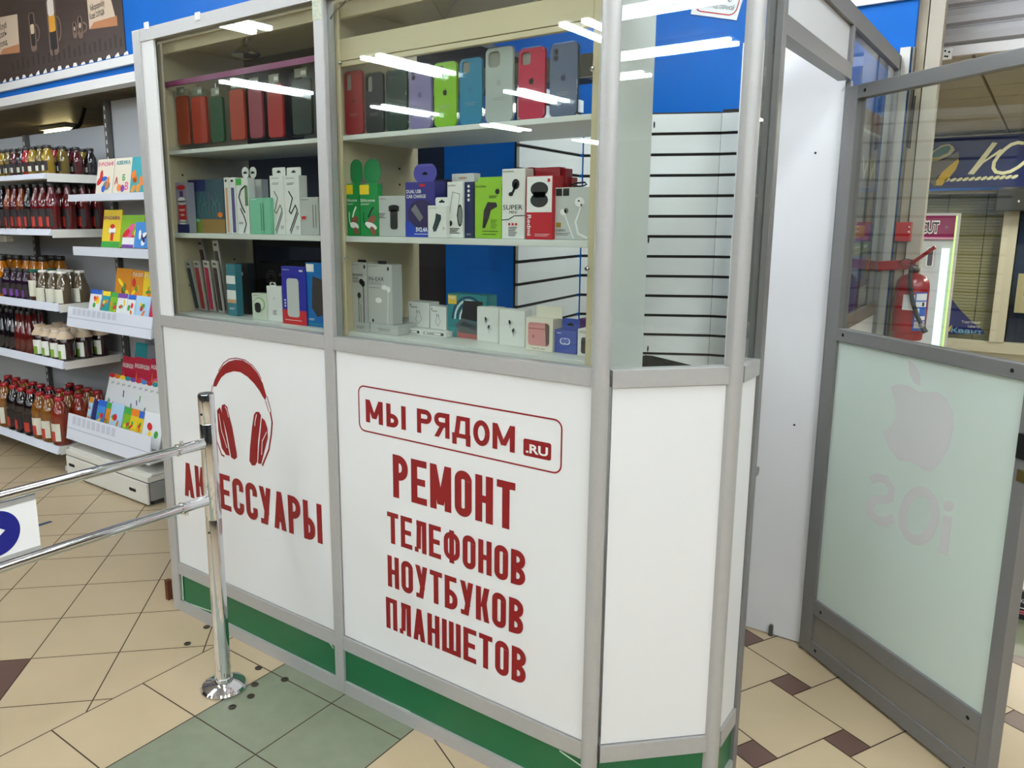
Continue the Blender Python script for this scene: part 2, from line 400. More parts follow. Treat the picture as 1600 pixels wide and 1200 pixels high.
# ceiling lamps: twin fluorescent tubes in white trays
def lamp(x, y):
    t = thing('ceiling_lamp', 'twin tube fluorescent lamp on the shop ceiling', 'ceiling lamp', (x, y, CH-.07), 'ceiling lamps over the shop floor')
    b = MB(); b.box(x-.15, x+.15, y-.64, y+.64, CH-.05, CH-.001); b.build('tray', WPAINT, t)
    for dx in (-.105, .105):
        b = MB(); b.box(x+dx-.032, x+dx+.032, y-.61, y+.61, CH-.085, CH-.052); b.build('tube', LIGHT, t)
    return t
LX = [-7.3, -5.0, -2.72, -.4, 1.9, 4.2]
LY = [-4.85, -7.4, -10.1, -13.3, -2.3]
first = None
for x in LX:
    for y in LY:
        if y == -2.3 and x > -1: continue
        o = lamp(x, y) if first is None else dup(first, (x, y, CH-.07))
        first = first or o
for x, y in ((-1.6, .3), (.9, .2), (3.2, .2), (5.5, -2.3), (7.5, -4.85), (2.0, -1.9), (4.0, -1.9), (5.5, .2), (6.5, -3.6), (1.2, -3.4), (3.2, -3.4), (-3.6, -.5), (-.42, .95), (-.3, -.9)): dup(first, (x, y, CH-.07))  # further unseen lamps, added to brighten the kiosk and the right side
t = thing('canopy_lamp', 'warm lamp on the slatted soffit behind the juice shelves', 'lamp', (-6.0, 1.66, 2.3))
b = MB(); b.box(-6.25, -5.8, 1.6, 1.7, 2.27, 2.298); b.build('lamp_base', WPAINT, t)
b = MB(); b.tube([(-6.22, 1.65, 2.25), (-5.83, 1.65, 2.25)], .022, 10); b.build('lamp_tube', mat('warm_tube', (255, 236, 170), .5, emit=14), t)
t = thing('passage_fill_lamp', 'unseen square fill lamp added in the low ceiling of the passage', 'ceiling lamp', (1.6, 4.6, 2.32))  # fill lamp out of view, added to lift the dark passage
b = MB(); b.box(1.3, 1.9, 4.3, 4.9, 2.318, 2.329); b.build('lamp_frame', WPAINT, t)
b = MB(); b.box(1.33, 1.87, 4.33, 4.87, 2.31, 2.317); b.build('diffuser', mat('fill_panel_light', (255, 250, 236), .5, emit=36), t)

# ------------------------------------------------------------------ kiosk
K = thing('kiosk', 'grey aluminium framed repair kiosk with glass upper half, white lettered panels and green plinth', 'kiosk', (0, 0, 0))
ZF = [0, .0447, .1604, .2069, 1.156, 1.1975, 2.161, 2.203]
XS = .0276
P1, P2 = Vector((-.232, .012)), Vector((.004, .2435))
n45 = Vector((math.sin(.7813), -math.cos(.7813), 0)); d45 = Vector((math.cos(.7813), math.sin(.7813), 0))
def seg(A, B, z0, z1, d0, d1, m, name, parent=K, bevel=0.):
    """upright slab from A to B (plan), between depths d0, d1 behind its outer line"""
    A, B = Vector((*A, 0)), Vector((*B, 0)); t = (B-A); n = Vector((-t.y, t.x, 0)).normalized()
    b = MB(); b.obox(A+n*d0+Vector((0, 0, z0)), t, n*(d1-d0), Vector((0, 0, z1-z0)))
    return b.build(name, m, parent, bevel=bevel)
def bay(A, B, glazed=True):
    seg(A, B, 0, ZF[1], 0, .04, ALU, 'bottom_rail'); seg(A, B, ZF[2], ZF[3], 0, .04, ALU, 'plinth_rail')
    seg(A, B, ZF[4], ZF[5], 0, .04, ALU, 'middle_rail'); seg(A, B, ZF[6], ZF[7], 0, .04, ALU, 'top_rail')
    A2, B2 = Vector(A), Vector(B); t = (B2-A2).normalized()*.003
    seg(A, B, ZF[1], ZF[2], .010, .016, GREEN, 'plinth_panel')
    p = seg(A2+t, B2-t, ZF[3]+.003, ZF[4]-.002, .007, .014, WHITE, 'lower_panel')
    if glazed: seg(A, B, ZF[5], ZF[6], .016, .020, PANE, 'glass_pane')
    return p
pA = bay((-2.0526, 0), (-1.1686, 0)); pB = bay((-1.1281, 0), (-.2475, 0))
C0 = (-.2196+d45.x*.022, d45.y*.022); C1 = (-.2196+d45.x*.3162, d45.y*.3162)
bay(C0, C1); bay((XS, .262), (XS, .385))
for x0, x1, nm in ((-2.1011, -2.0526, 'corner_post'), (-1.1686, -1.1281, 'middle_post')):
    b = MB(); b.box(x0, x1, -.0015, .045, 0, ZF[7]); b.build(nm, ALU, K, bevel=.003)
for c_, (a0, a1) in ((P1, (-90, -45)), (P2, (-45, 0))):
    pts = [(c_.x+.022*math.cos(R(a))*1.1, c_.y+.022*math.sin(R(a))*1.1) for a in range(a0-40, a1+41, 9)]
    back = Vector((math.cos(R((a0+a1)/2)), math.sin(R((a0+a1)/2))))*-.018
    pts += [(pts[-1][0]+back.x, pts[-1][1]+back.y), (pts[0][0]+back.x, pts[0][1]+back.y)]
    b = MB(); b.prism([(x, y, 0) for x, y in pts], (0, 0, ZF[7])); b.build('rounded_post', ALU, K, smooth=35)
b = MB(); b.box(XS-.04, XS+.001, .385, .4172, 0, ZF[7]); b.build('side_post', ALUD, K, bevel=.002)
# doorway: lintel, transom, far jamb, glazed rear part
jy0, jy1 = 1.186, 1.216
seg((XS, .4172), (XS, jy0), 1.9865, 2.0325, 0, .04, ALUD, 'door_lintel')
seg((XS, .4172), (XS, 1.16), 2.0325, 2.148, .012, .018, mat('transom_white', (200, 200, 199), .45, 0, .03, 5), 'transom_panel')
seg((XS, .4172), (XS, 2.10), 2.148, 2.203, 0, .04, ALUD, 'top_rail')
b = MB(); b.box(XS-.018, XS, jy0+.004, jy1, 0, 1.9865); b.build('door_jamb', ALUD, K, bevel=.002)
b = MB(); b.box(XS-.04, XS, 1.16, 1.19, 2.0325, 2.148); b.build('transom_post', ALUD, K, bevel=.002)
b = MB(); b.box(XS-.04, XS, 2.07, 2.11, 0, 2.203); b.build('rear_post', ALUD, K, bevel=.002)
seg((XS, jy1), (XS, 2.07), 1.15, 1.2, 0, .018, mat('rail_brown', (128, 120, 108), .45, .5), 'middle_rail')
seg((XS, jy1), (XS, 2.07), .06, 1.15, .01, .016, WHITE, 'lower_panel'); seg((XS, jy1), (XS, 2.07), 0, .06, 0, .018, ALUD, 'bottom_rail')
seg((XS, jy1), (XS, 2.07), 1.2, 2.148, .010, .014, PANE, 'glass_pane')
# left side and back (turned away from the photograph), roof over the left part
b = MB(); b.box(-2.099, -2.093, .045, 1.76, .02, 2.2, 0); b.box(-2.0925, -2.085, .045, 1.76, .02, 2.17, 1); b.build('side_wall', [WHITE, DGREY], K)
b = MB(); b.box(-2.1, -1.16, .06, 1.76, 2.172, 2.19); b.build('roof_panel', DGREY, K)
# white filler strip beside the left pane, purple masking, small stickers and caps on the top rail
b = MB(); b.box(-2.0526, -1.978, .004, .012, ZF[5], ZF[6]); b.build('filler_strip', WHITE, K)
for px, py in ((309, 26), (229, 41)):
    p = W(px, py, y=0); b = MB(); b.box(p.x-.012, p.x+.012, -.003, .001, p.z-.011, p.z+.013); b.build('hinge_cap', WPAINT, K)
# plywood scrap at the post foot, torn strips of vinyl along the plinth
b = MB(); p = W(266, 948, y=.03); b.box(p.x-.012, p.x+.008, .02, .04, 0, .085); b.build('rusty_stop', RUST, K)
TORN = mat('torn_vinyl', (196, 214, 190), .6)
b = MB()
for (u0, w0), (u1, w1) in (((874, 1174), (908, 1198)), ((515, 1006), (521, 1014)), ((284, 940), (330, 956)), ((536, 1064.5), (640, 1113))):
    P_, Q_ = W(u0, w0, y=.009), W(u1, w1, y=.009); d = Vector((0, 0, .004)); b.prism([P_, Q_, Q_+d, P_+d], (0, .001, 0))
b.prism([(-2.046, .006, .05), (-2.040, .006, .05), (-2.038, .006, .155), (-2.044, .006, .155)], (0, .001, 0))
b.build('torn_vinyl_edge', TORN, K)
# lettering on the right lower panel
g = G((0, .007, 0), (1, 0, 0), (0, 0, 1), (0, -1, 0))
word(g, 'МЫ', -1.005, -.846, .949, 1.019, REDV, .62, .2, .16); word(g, 'РЯДОМ', -.804, -.471, .950, 1.021, REDV, .7, .2, .12)
g.stroke(rr(-1.033, .920, -.333, 1.058, .022), .0045, REDV, 0, True)
g.rrect(-.445, .949, -.362, .9945, .006, REDV)
g.text('.RU', -.437, .959, .0235, WHITE, 2, .066, .03)
word(g, 'РЕМОНТ', -.900, -.468, .735, .868, REDV, .45, .18, .095)
word(g, 'ТЕЛЕФОНОВ', -.927, -.434, .585, .684, REDV); word(g, 'НОУТБУКОВ', -.929, -.438, .442, .544, REDV); word(g, 'ПЛАНШЕТОВ', -.939, -.428, .301, .404, REDV)
g.build('red_lettering', pB)
# headphones and word on the left lower panel
g = G((0, .007, 0), (1, 0, 0), (0, 0, 1), (0, -1, 0))
word(g, 'АКСЕССУАРЫ', -1.981, -1.215, .502, .638, REDV, .46, .175, .095)
def hp(pts): return [(lambda p: (p.x, p.z))(W(240+a/3.75, 540+b_/3.75, y=.007)) for a, b_ in pts]
outer = hp([(348, 238), (356, 205), (375, 165), (405, 120), (440, 93), (480, 82), (525, 86), (570, 115), (610, 162), (640, 220), (662, 296)])
inner = hp([(368, 240), (378, 220), (397, 187), (425, 163), (468, 150), (508, 155), (550, 182), (590, 222), (622, 266), (640, 300), (655, 320)])
for k in range(len(outer)-1): g.poly([outer[k], outer[k+1], inner[k+1], inner[k]], REDV)
g.stroke(hp([(380, 150), (410, 102), (445, 78), (485, 73), (535, 84), (580, 116), (618, 165), (632, 196)]), .0035, REDV)
g.stroke(hp([(665, 296), (690, 388)]), .0035, REDV); g.stroke(hp([(655, 322), (675, 388)]), .003, REDV); g.stroke(hp([(345, 236), (338, 275)]), .003, REDV)
g.stroke(hp([(684, 388), (695, 450), (690, 520), (676, 610), (652, 668), (638, 704)]), .0075, REDV)
g.stroke(hp([(338, 275), (336, 330), (345, 420), (372, 560), (400, 640), (415, 648)]), .006, REDV)
g.poly(hp([(400, 350), (415, 342), (432, 358), (440, 395), (462, 480), (488, 630), (490, 655), (475, 668), (455, 655), (430, 520), (405, 420), (398, 370)]), REDV)
g.poly(hp([(372, 380), (388, 360), (400, 390), (424, 520), (447, 645), (425, 640), (400, 600), (380, 500)]), REDV)
g.stroke(hp([(420, 356), (432, 380), (440, 420)]), .003, WHITE, 2); g.stroke(hp([(384, 400), (400, 500), (432, 600)]), .003, WHITE, 2)
g.poly(hp([(600, 388), (618, 388), (630, 408), (626, 450), (613, 560), (608, 680), (596, 702), (577, 702), (562, 676), (565, 600), (577, 480), (588, 405)]), REDV)
g.poly(hp([(634, 422), (652, 438), (668, 485), (670, 540), (650, 620), (632, 694), (612, 690), (617, 600), (627, 500)]), REDV)
g.stroke(hp([(605, 402), (596, 440), (594, 470)]), .0035, WHITE, 2); g.stroke(hp([(664, 505), (638, 560), (634, 640)]), .003, WHITE, 2)
g.build('headphone_emblem', pA)
# open door leaf: hinged on the far jamb
da = -.6851; DD = Vector((math.cos(da), math.sin(da), 0)); DN = Vector((math.sin(da), -math.cos(da), 0)); D0 = Vector((.0146, 1.1867, 0))
def dbox(b, u0, u1, z0, z1, n0, n1, m=0): b.obox(D0+DD*u0+DN*n0+Vector((0, 0, z0)), DD*(u1-u0), DN*(n1-n0), Vector((0, 0, z1-z0)), m)
b = MB(); DW = .766
for u0, u1, z0, z1 in ((0, .053, .012, 1.965), (.728, DW, .012, 1.965), (.053, .728, 1.9237, 1.965), (.053, .728, 1.150, 1.1906), (.053, .728, .165, .22), (.053, .728, .012, .062)): dbox(b, u0, u1, z0, z1, -.036, 0)
door = b.build('door', ALUD, K, bevel=.0015)
b = MB(); dbox(b, .05, .73, 1.185, 1.93, -.02, -.016); b.build('upper_glass', PANE, door)
b = MB(); dbox(b, .05, .73, .215, 1.155, -.016, -.010); fp = b.build('frosted_pane', frosted('frosted_glass', (214, 228, 218)), door)
b = MB(); dbox(b, .05, .73, .055, .17, -.014, -.006); b.build('kick_panel', mat('kick_grey', (140, 137, 133), .45, .5, .04, 20), door)
b = MB(); dbox(b, .738, .762, .955, 1.02, 0, .012); dbox(b, .741, .764, .895, .925, 0, .004, 1); b.build('lock', [BLACK, mat('brass', (120, 104, 60), .4, .8)], door)
b = MB()
for u, z in ((.084, 1.944), (.081, 1.173), (.09, .19), (.69, .19), (.08, .037), (.70, .037), (.69, 1.17)):
    p = D0+DD*u+DN*.0006+Vector((0, 0, z)); b.poly([p+DD*.006*math.cos(2*math.pi*k/10)+Vector((0, 0, .006*math.sin(2*math.pi*k/10))) for k in range(10)])
b.build('screw_hole', HOLE, door)
g = G(D0-DN*.010, DD, (0, 0, 1), DN); DEC = mat('grey_decal', (203, 204, 202), .6)
def dp(a, b_):
    p = W(1160+a*440/1467, 540+b_*440/1467, p=D0, n=DN); return ((p-D0).dot(DD), p.z)
g.poly([dp(*q) for q in ((760, 215), (795, 200), (850, 208), (905, 240), (945, 243), (1000, 240), (1050, 275), (1080, 345), (1085, 430), (1065, 520), (1020, 610), (975, 655), (935, 655), (905, 630), (860, 605), (800, 600), (755, 545), (725, 470), (717, 448), (765, 420), (785, 370), (782, 300), (768, 250))], DEC)
g.poly([dp(*q) for q in ((850, 75), (885, 100), (912, 150), (915, 212), (880, 195), (855, 150))], DEC)
g.stroke([dp(*q) for q in ((655, 705), (690, 688), (735, 700), (762, 745), (758, 795), (720, 805), (680, 800), (650, 830), (655, 880), (690, 912), (735, 918), (775, 900))], .027, DEC)
g.stroke([dp(905+85*math.cos(R(a))-10*math.sin(R(a)), 888+128*math.sin(R(a))) for a in range(0, 360, 15)], .030, DEC, 0, True)
g.poly([dp(1060+28*math.cos(R(a)), 838+30*math.sin(R(a))) for a in range(0, 360, 20)], DEC)
g.poly([dp(*q) for q in ((1032, 882), (1080, 895), (1056, 1095), (1010, 1084))], DEC)
g.build('door_decal', door)
b = MB(); p = W(1187, 733, x=XS-.005)
b.prism([(XS-.008, .417, .868), (XS-.008, .417, .892), (XS-.008, .45, .892)]+[(XS-.008, .45+.012*math.cos(R(a)), .88+.012*math.sin(R(a))) for a in (60, 30, 0, -30, -60)]+[(XS-.008, .45, .868)], (.004, 0, 0)); b.build('lock_tab', ALUD, K)
b = MB(); b.box(XS-.035, XS-.005, .4172, .432, 1.945, 1.985); b.build('door_stop', BLACK, K)

# ------------------------------------------------------------------ display cabinets inside the kiosk
def cabinet(x0, x1, label, right_panel_y1, hdr):
    t = thing('display_cabinet', label, 'display cabinet', (x0, .06, 0))
    def bx(nm, m, *c, bev=.0015): b = MB(); b.box(*c); return b.build(nm, m, t, bevel=bev)
    bx('front_stile', BEIGE, x0, x0+.032, .052, .0605, .03, 2.16); sp = bx('side_panel', BEIGE, x0, x0+.013, .0605, .425, .03, 2.16); sq = bx('side_panel', BEIGE, x1-.018, x1, .06, right_panel_y1, .03, 2.16)
    b = MB()                                     # rows of shelf-pin holes in the left panel
    for z in (1.30, 1.345, 1.39, 1.56, 1.60, 1.66, 1.71):
        for y in (.12, .33): b.poly([(x0+.0135, y+.004*math.cos(2*math.pi*k/8), z+.004*math.sin(2*math.pi*k/8)) for k in range(8)])
    b.build('pin_holes', HOLE, sp)
    for z, th in ((1.792, .014), (1.498, .017)):
        sh = bx('shelf', SHELF, x0+.0135, x1-.019, .062, .40, z-th, z)
    bx('bottom_board', SHELF, x0+.0135, x1-.019, .062, .40, 1.183, 1.203)
    bx('base_panel', BEIGE, x0+.0135, x1-.019, .075, .09, .03, 1.18)
    bx('top_board', BEIGE, x0, x1, .06, .42, 2.1605, 2.17)
    for za, zb in hdr: bx('header_board', BEIGE, x0+.0135, x1-.019, .062, .078, za, zb)
    return t
cabR = cabinet(-1.155, -.285, 'cream framed glass-fronted display cabinet filled with silicone phone cases on top', .36, ((1.985, 1.999), (2.001, 2.062), (2.118, 2.16)))
b = MB(); b.box(-.2845, -.2825, .058, .36, .03, 2.16); oc = b.build('outer_face', GREYW, cabR)
b = MB()
for px, py in ((1022, 195), (1013, 375), (1012, 545)):
    p = W(px, py, x=-.2822); b.poly([(-.2818, p.y+.006*math.cos(2*math.pi*k/10), p.z+.009*math.sin(2*math.pi*k/10)) for k in range(10)])
b.build('panel_holes', HOLE, oc)
b = MB(); b.box(-1.138, -.31, .34, .355, 1.93, 1.99); b.build('rear_rail', mat('rail_grey', (150, 150, 146), .6), cabR)  # plain mid grey rail
cabL = cabinet(-2.045, -1.19, 'cream display cabinet with bagged cases hanging from a purple rail', .405, ((2.125, 2.165),))
b = MB(); b.box(-2.031, -1.21, .066, .074, 2.014, 2.032); b.build('purple_rail', mat('purple_strip', (128, 36, 96), .4), cabL)
b = MB(); b.box(-1.66, -1.21, .39, .4, 1.80, 2.1); b.build('rear_panel', mat('blue_grey_panel', (128, 136, 138), .6), cabL)
for px, py in ((531, 98), (541, 404), (925, 107), (917, 420)):
    p = W(px, py, y=.046); b = MB(); b.lathe([(.002, -.006), (.006, -.003), (.006, .002), (.003, .006)], 12, p, ax='y'); b.build('screw_knob', CHROME, cabR, smooth=50)
b = MB(); zp = W(495, 31, y=-.002).z; b.box(-1.1675, -1.131, -.0026, -.0016, zp, 2.2); b.build('tape_patch', mat('patch_grey', (190, 196, 176), .8, 0, .4, 160), K)
b = MB(); b.tube([W(px, py, y=.03) for px, py in ((515, 31), (526, 15), (541, 1))], .0028, 6); b.build('loose_wire', mat('wire_grey', (120, 116, 100), .5), K)
# spotlight dish and puck under the cabinet roof
cabz = 2.098
t = thing('spotlight', 'round chrome downlight dish at top of the left display bay', 'spotlight', W(384, 78, y=.12))
for _o in (bpy.data.objects['spotlight'],): _o.location.z = min(_o.location.z, 2.098); ORG[t.name] = Vector(_o.location)
p = Vector(ORG[t.name]); b = MB(); b.lathe([(.045, -.014), (.046, -.008), (.03, .006), (.012, .02), (.011, .05)], 20, p); b.build('dish', CHROME, t, smooth=40)
b = MB(); b.tube([p+Vector((-.03, 0, .05)), p+Vector((-.03, 0, 2.1595-p.z))], .006); b.tube([p+Vector((.03, 0, .03)), p+Vector((.03, 0, 2.1595-p.z))], .006); b.tube([p+Vector((-.03, 0, .05)), p+Vector((0, 0, .05)), p+Vector((.03, 0, .03))], .004); b.build('bracket', CHROME, t, smooth=40)
t = thing('bulb', 'clear cone bulb in the dark gap above the right header', 'bulb', W(694, 2, y=.13))
for _o in (bpy.data.objects['bulb'],): _o.location.z = min(_o.location.z, 2.112); ORG[t.name] = Vector(_o.location)
p = Vector(ORG[t.name]); b = MB(); b.lathe([(.004, -.03), (.02, .0), (.034, .02), (.03, .03)], 16, p); b.build('glass_cone', glass('bulb_glass', (.9, .9, .88), 1.5, .05), t, smooth=40)
b = MB(); b.lathe([(.018, .0305), (.018, 2.1595-p.z)], 12, p); b.build('socket', WPAINT, t)
# slatwall panels at the back of the booth
SLAT = mat('slat_white', (222, 224, 222), .4, 0, .04, 9); GROOVE = mat('slat_groove', (34, 28, 24), .8)
def slatwall(A, B, z0, z1, label, nslots=None):
    A, B = Vector((*A, 0)), Vector((*B, 0)); t_ = B-A; n = Vector((t_.y, -t_.x, 0)).normalized()
    t = thing('slatwall_panel', label, 'wall panel', (A.x, A.y, 0))
    b = MB(); b.obox(A-n*.018+Vector((0, 0, z0)), t_, n*.008, Vector((0, 0, z1-z0))); b.build('backing', GROOVE, t)
    b = MB(); z = 1.942-.0765+.005-.0765*25
    while z < z1:
        za, zb = max(z0, z), min(z1, z+.0655)
        if zb > za+.01: b.obox(A-n*.010+Vector((0, 0, za)), t_, n*.010, Vector((0, 0, zb-za)))
        z += .0765
    b.build('slats', SLAT, t); return t
PA, PB, PC, PD = (-.841, .584), (-.887, 1.10), (-.437, 1.339), (-.372, 1.351)
slatwall(PA, PB, .03, 1.99, 'white slatwall panel seen edge-on through the right display bay')
slatwall((PB[0]+.004, PB[1]+.004), PC, .03, 1.943, 'white slatwall panel facing the glass behind the angled corner')
sn = slatwall((PC[0]+.0012, PC[1]), PD, .03, 1.95, 'narrow white slatwall strip at the right of the wider one')
b = MB(); b.box(PC[0]-.01, PC[0]+.012, PC[1]+.019, PC[1]+.03, .03, 1.94); b.build('seam_batten', GROOVE, sn)
# white partition closing the doorway
b = MB(); b.box(-.336, .004, 1.222, 1.238, 0.004, 2.15); t = b.build('partition_panel', mat('partition_white', (220, 220, 222), .28, 0, .02, 3))
tag(t, 'plain white partition panel standing inside the open doorway', 'partition panel')
b = MB()
for px, py in ((1274, 239), (1241, 664), (1192, 400)):
    p = W(px, py, y=1.2215); b.poly([(p.x+.004*math.cos(2*math.pi*k/10), 1.2215, p.z+.004*math.sin(2*math.pi*k/10)) for k in range(10)])
b.build('screw_holes', HOLE, t)
p = W(1205, 985, y=1.221); b = MB(); b.prism([(p.x+x, 1.221, p.z+z) for x, z in rr(-.007, -.026, .007, .026, .0065)], (0, -.012, 0)); b.build('floor_latch', mat('grey_plastic', (78, 76, 70), .5), t)
# black counter corner below the angled glass
q = [W(px, py, z=1.10) for px, py in ((1021, 556), (1096, 574))]; b = MB(); b.prism([(q[0].x-.03, q[0].y, 1.08), (q[0].x, q[0].y, 1.08), (q[1].x, q[1].y, 1.08), (q[1].x, q[1].y-.15, 1.08), (q[0].x-.03, q[1].y-.15, 1.08)][::-1], (0, 0, .02))
o = b.build('counter_top', mat('counter_black', (14, 14, 15), .9, spec=.1), bevel=.002); tag(o, 'black counter board behind the angled corner glass', 'counter'); qc = (q[0].x+q[1].x)/2, (q[0].y+q[1].y)/2-.06
b = MB(); b.box(qc[0]-.02, qc[0]+.02, qc[1]-.02, qc[1]+.02, 0, 1.0795); b.build('counter_leg', DGREY, o)

# ------------------------------------------------------------------ things on the walls
g0 = thing('security_sign', 'white sign with a red rounded border on the blue wall, hung slightly askew', 'sign', W(1115, 10, y=2.132))
a = -.26; U = Vector((math.cos(a), 0, math.sin(a))); V_ = Vector((-math.sin(a), 0, math.cos(a))); bl = W(1079, 22, y=2.134); sk = (2.134-CY)/(1.874-CY)
b = MB(); b.obox(bl, U*.212*sk, V_*.21*sk, Vector((0, .005, 0))); b.build('plate', PAPER, g0)
g = G(bl, U*sk, V_*sk, (0, -1, 0)); g.stroke(rr(.013, .016, .199, .198, .03), .005, REDI, 0, True)
for k, s_ in enumerate(('ОБЪЕКТ ПОД ОХРАНОЙ', 'КРУГЛОСУТОЧНО', 'ВНИМАНИЕ!')): g.text(s_, .026, .036+.030*k, .016, INK, 1, (.16, .14, .12)[k], .012)
g.build('print', g0)
# beer poster on the fascia
t = thing('poster', 'dark brown beer poster with glass mugs and torn lower edge on the blue fascia', 'poster', (-3.7, FY, 2.5))
pr = W(197, 84, y=FY-.004); zb = pr.z; x1 = pr.x
b = MB(); b.box(x1-2.6, x1, FY-.006, FY-.001, zb, zb+.62); b.build('sheet', mat('poster_brown', (62, 46, 40), .35, 0, .45, 4), t)
g = G((x1, FY-.006, zb), (1, 0, 0), (0, 0, 1), (0, -1, 0))
LAB = mat('poster_label', (206, 184, 160), .5); BEER = mat('poster_beer', (210, 150, 40), .4); FOAM = mat('poster_foam', (214, 204, 190), .5); GLS = mat('poster_glass', (120, 96, 84), .4); LET = mat('poster_letter', (52, 40, 36), .5)
def po(px, py): p = W(px, py, y=FY-.006); return (p.x-x1, p.z-zb)
for c4, lines in ((((0, 27), (27, 22), (31, 82), (0, 86)), (('Клуб', (0, 48)), ('соль', (0, 60)), ('солод', (1, 74)))), (((136, 0), (172, -6), (184, 40), (140, 46)), (('Velkopopovicky', (141, 18)), ('Kozel солодк', (141, 31))))):
    q = [po(*k) for k in c4]; g.poly(q, LAB, 0)
    for s_, pp in lines: u, v = po(*pp); g.text(s_, u, v, .034, INK, 2, .1 if len(s_) < 7 else .155, .01, rot=.06)
    (ua, va), (ub, vb) = q[3], q[2]; g.poly([(ua, va), (ub, vb), (ub, vb+.05), (ua+.05, va+.03)], mat('poster_stripe', (176, 118, 78), .5), 1)
def mug(px, py, w_, h_, fill):
    u, v = po(px, py); g.rrect(u-w_/2, v, u+w_/2, v+h_, .02, GLS, 0); g.rrect(u-w_/2+.012, v+.03, u+w_/2-.012, v+h_*.98, .015, mat('poster_dark', (34, 24, 22), .4), 1)
    if fill: g.rrect(u-w_/2+.015, v+h_*.42, u+w_/2-.015, v+h_*.72, .012, BEER, 2); g.rrect(u-w_/2+.015, v+h_*.7, u+w_/2-.015, v+h_, .02, FOAM, 3)
    else: g.rrect(u-w_/2+.015, v+h_*.45, u+w_/2-.015, v+h_*.7, .012, LAB, 2)
    g.stroke(arc(u+w_/2, v+h_*.45, .045, -80, 80, 8, h_*.22), .01, GLS, 1)
mug(54, 80, .075, .22, False); mug(86, 86, .105, .31, True); mug(127, 60, .05, .12, False); mug(118, 60, .045, .09, False)
for k in range(22): u, v = po(20+8*k, 112-2.05*8*k/8*.85); g.rect(u, v+.005, u+.022, v+.05+.012*(k % 3), LET, 1)
g.build('print', t)
b = MB()
for k in range(26): x = x1-.02-.09*k; b.prism([(x, FY-.0075, zb-.006), (x+.05, FY-.0075, zb-.006), (x+.04, FY-.0075, zb+.008+.012*random.random()), (x+.012, FY-.0075, zb+.004+.012*random.random())], (0, .001, 0))
o = b.build('torn_edge', PAPER, t); o['kind'] = 'stuff'
# cable hanging from the soffit
b = MB(); q = [W(px, py, y=1.25) for px, py in ((132, 170), (129, 182), (125, 194), (118, 201), (112, 205))]; q[0].z = min(q[0].z, 2.299)
b.tube(q, .014, 8); tag(b.build('cable', BLACK, smooth=50), 'thick dark cable bending down from the slatted soffit', 'cable')

# ------------------------------------------------------------------ goods in the display cabinets
def pkg(name, label, cat, group, pl, pr, pt, pb, y0, zs, depth, m, draw=None, turn=0., pz=None, mats=None):
    """carton standing on a shelf: outline from its left, right, top and foot in the photograph, front at y0"""
    a, b_ = W(pl, pb, y=y0), W(pr, pb, y=y0); x0, x1 = max(a.x+.0006, -1.1405) if pl > 520 else max(a.x+.0006, -2.0305), b_.x-.0006; wd = x1-x0
    h = W((pl+pr)/2, pt, y=y0).z-zs; cx = (x0+x1)/2
    b = MB(); b.box(x0, x1, y0, y0+depth, zs, zs+h)
    o = b.build(name, m, org=(cx, y0, zs), bevel=.0012); tag(o, label, cat, group)
    if draw:
        g = G((x0, y0, zs), (1, 0, 0), (0, 0, 1), (0, -1, 0)); draw(g, wd, h); g.build('front_print', o)
    o.rotation_euler.z = R(turn); o['w'], o['h'] = wd, h
    return o
def tab(o, w_, h_, m, hole=True, dx=0., rnd=.006, dy=.012):
    """hanging tab with a euro hole standing up behind the top edge of a carton"""
    r0 = ORG[o.name]; W_, H_ = o['w'], o['h']; b = MB()
    out = rr(r0.x+dx-w_/2, r0.z+H_-.001, r0.x+dx+w_/2, r0.z+H_+h_, min(rnd, w_*.49, h_*.49), 5)
    b.prism([(x, r0.y+dy, z) for x, z in out], (0, .0015, 0)); t = b.build('hang_tab', m, o)
    if hole:
        g = G((r0.x+dx, r0.y+dy, r0.z+H_+h_*.45), (1, 0, 0), (0, 0, 1), (0, -1, 0)); g.rrect(-.010, -.0025, .010, .0025, .002, HOLE); g.ell(0, .002, .004, .004, HOLE, 1); g.build('hook_slot', t)
    return t
def lines(g, u, v, n, wd, m=GREYI, h=.0016, gap=.0042):
    for k in range(n): g.rect(u, v-gap*k, u+wd*(1-.25*((k*7) % 3)/2), v-gap*k+h, m, 1)
APPLE = [(.0, -.36), (.12, -.42), (.26, -.36), (.38, -.14), (.30, -.02), (.27, .12), (.36, .26), (.24, .34), (.10, .33), (0, .29), (-.12, .34), (-.28, .30), (-.38, .10), (-.34, -.16), (-.22, -.38), (-.10, -.42)]
def apple(g, u, v, s_, m, l=2):
    g.poly([(u+a*s_, v+b_*s_) for a, b_ in APPLE], m, l); g.poly([(u+.02*s_, v+.38*s_), (u+.14*s_, v+.44*s_), (u+.17*s_, v+.60*s_), (u+.05*s_, v+.54*s_)], m, l)

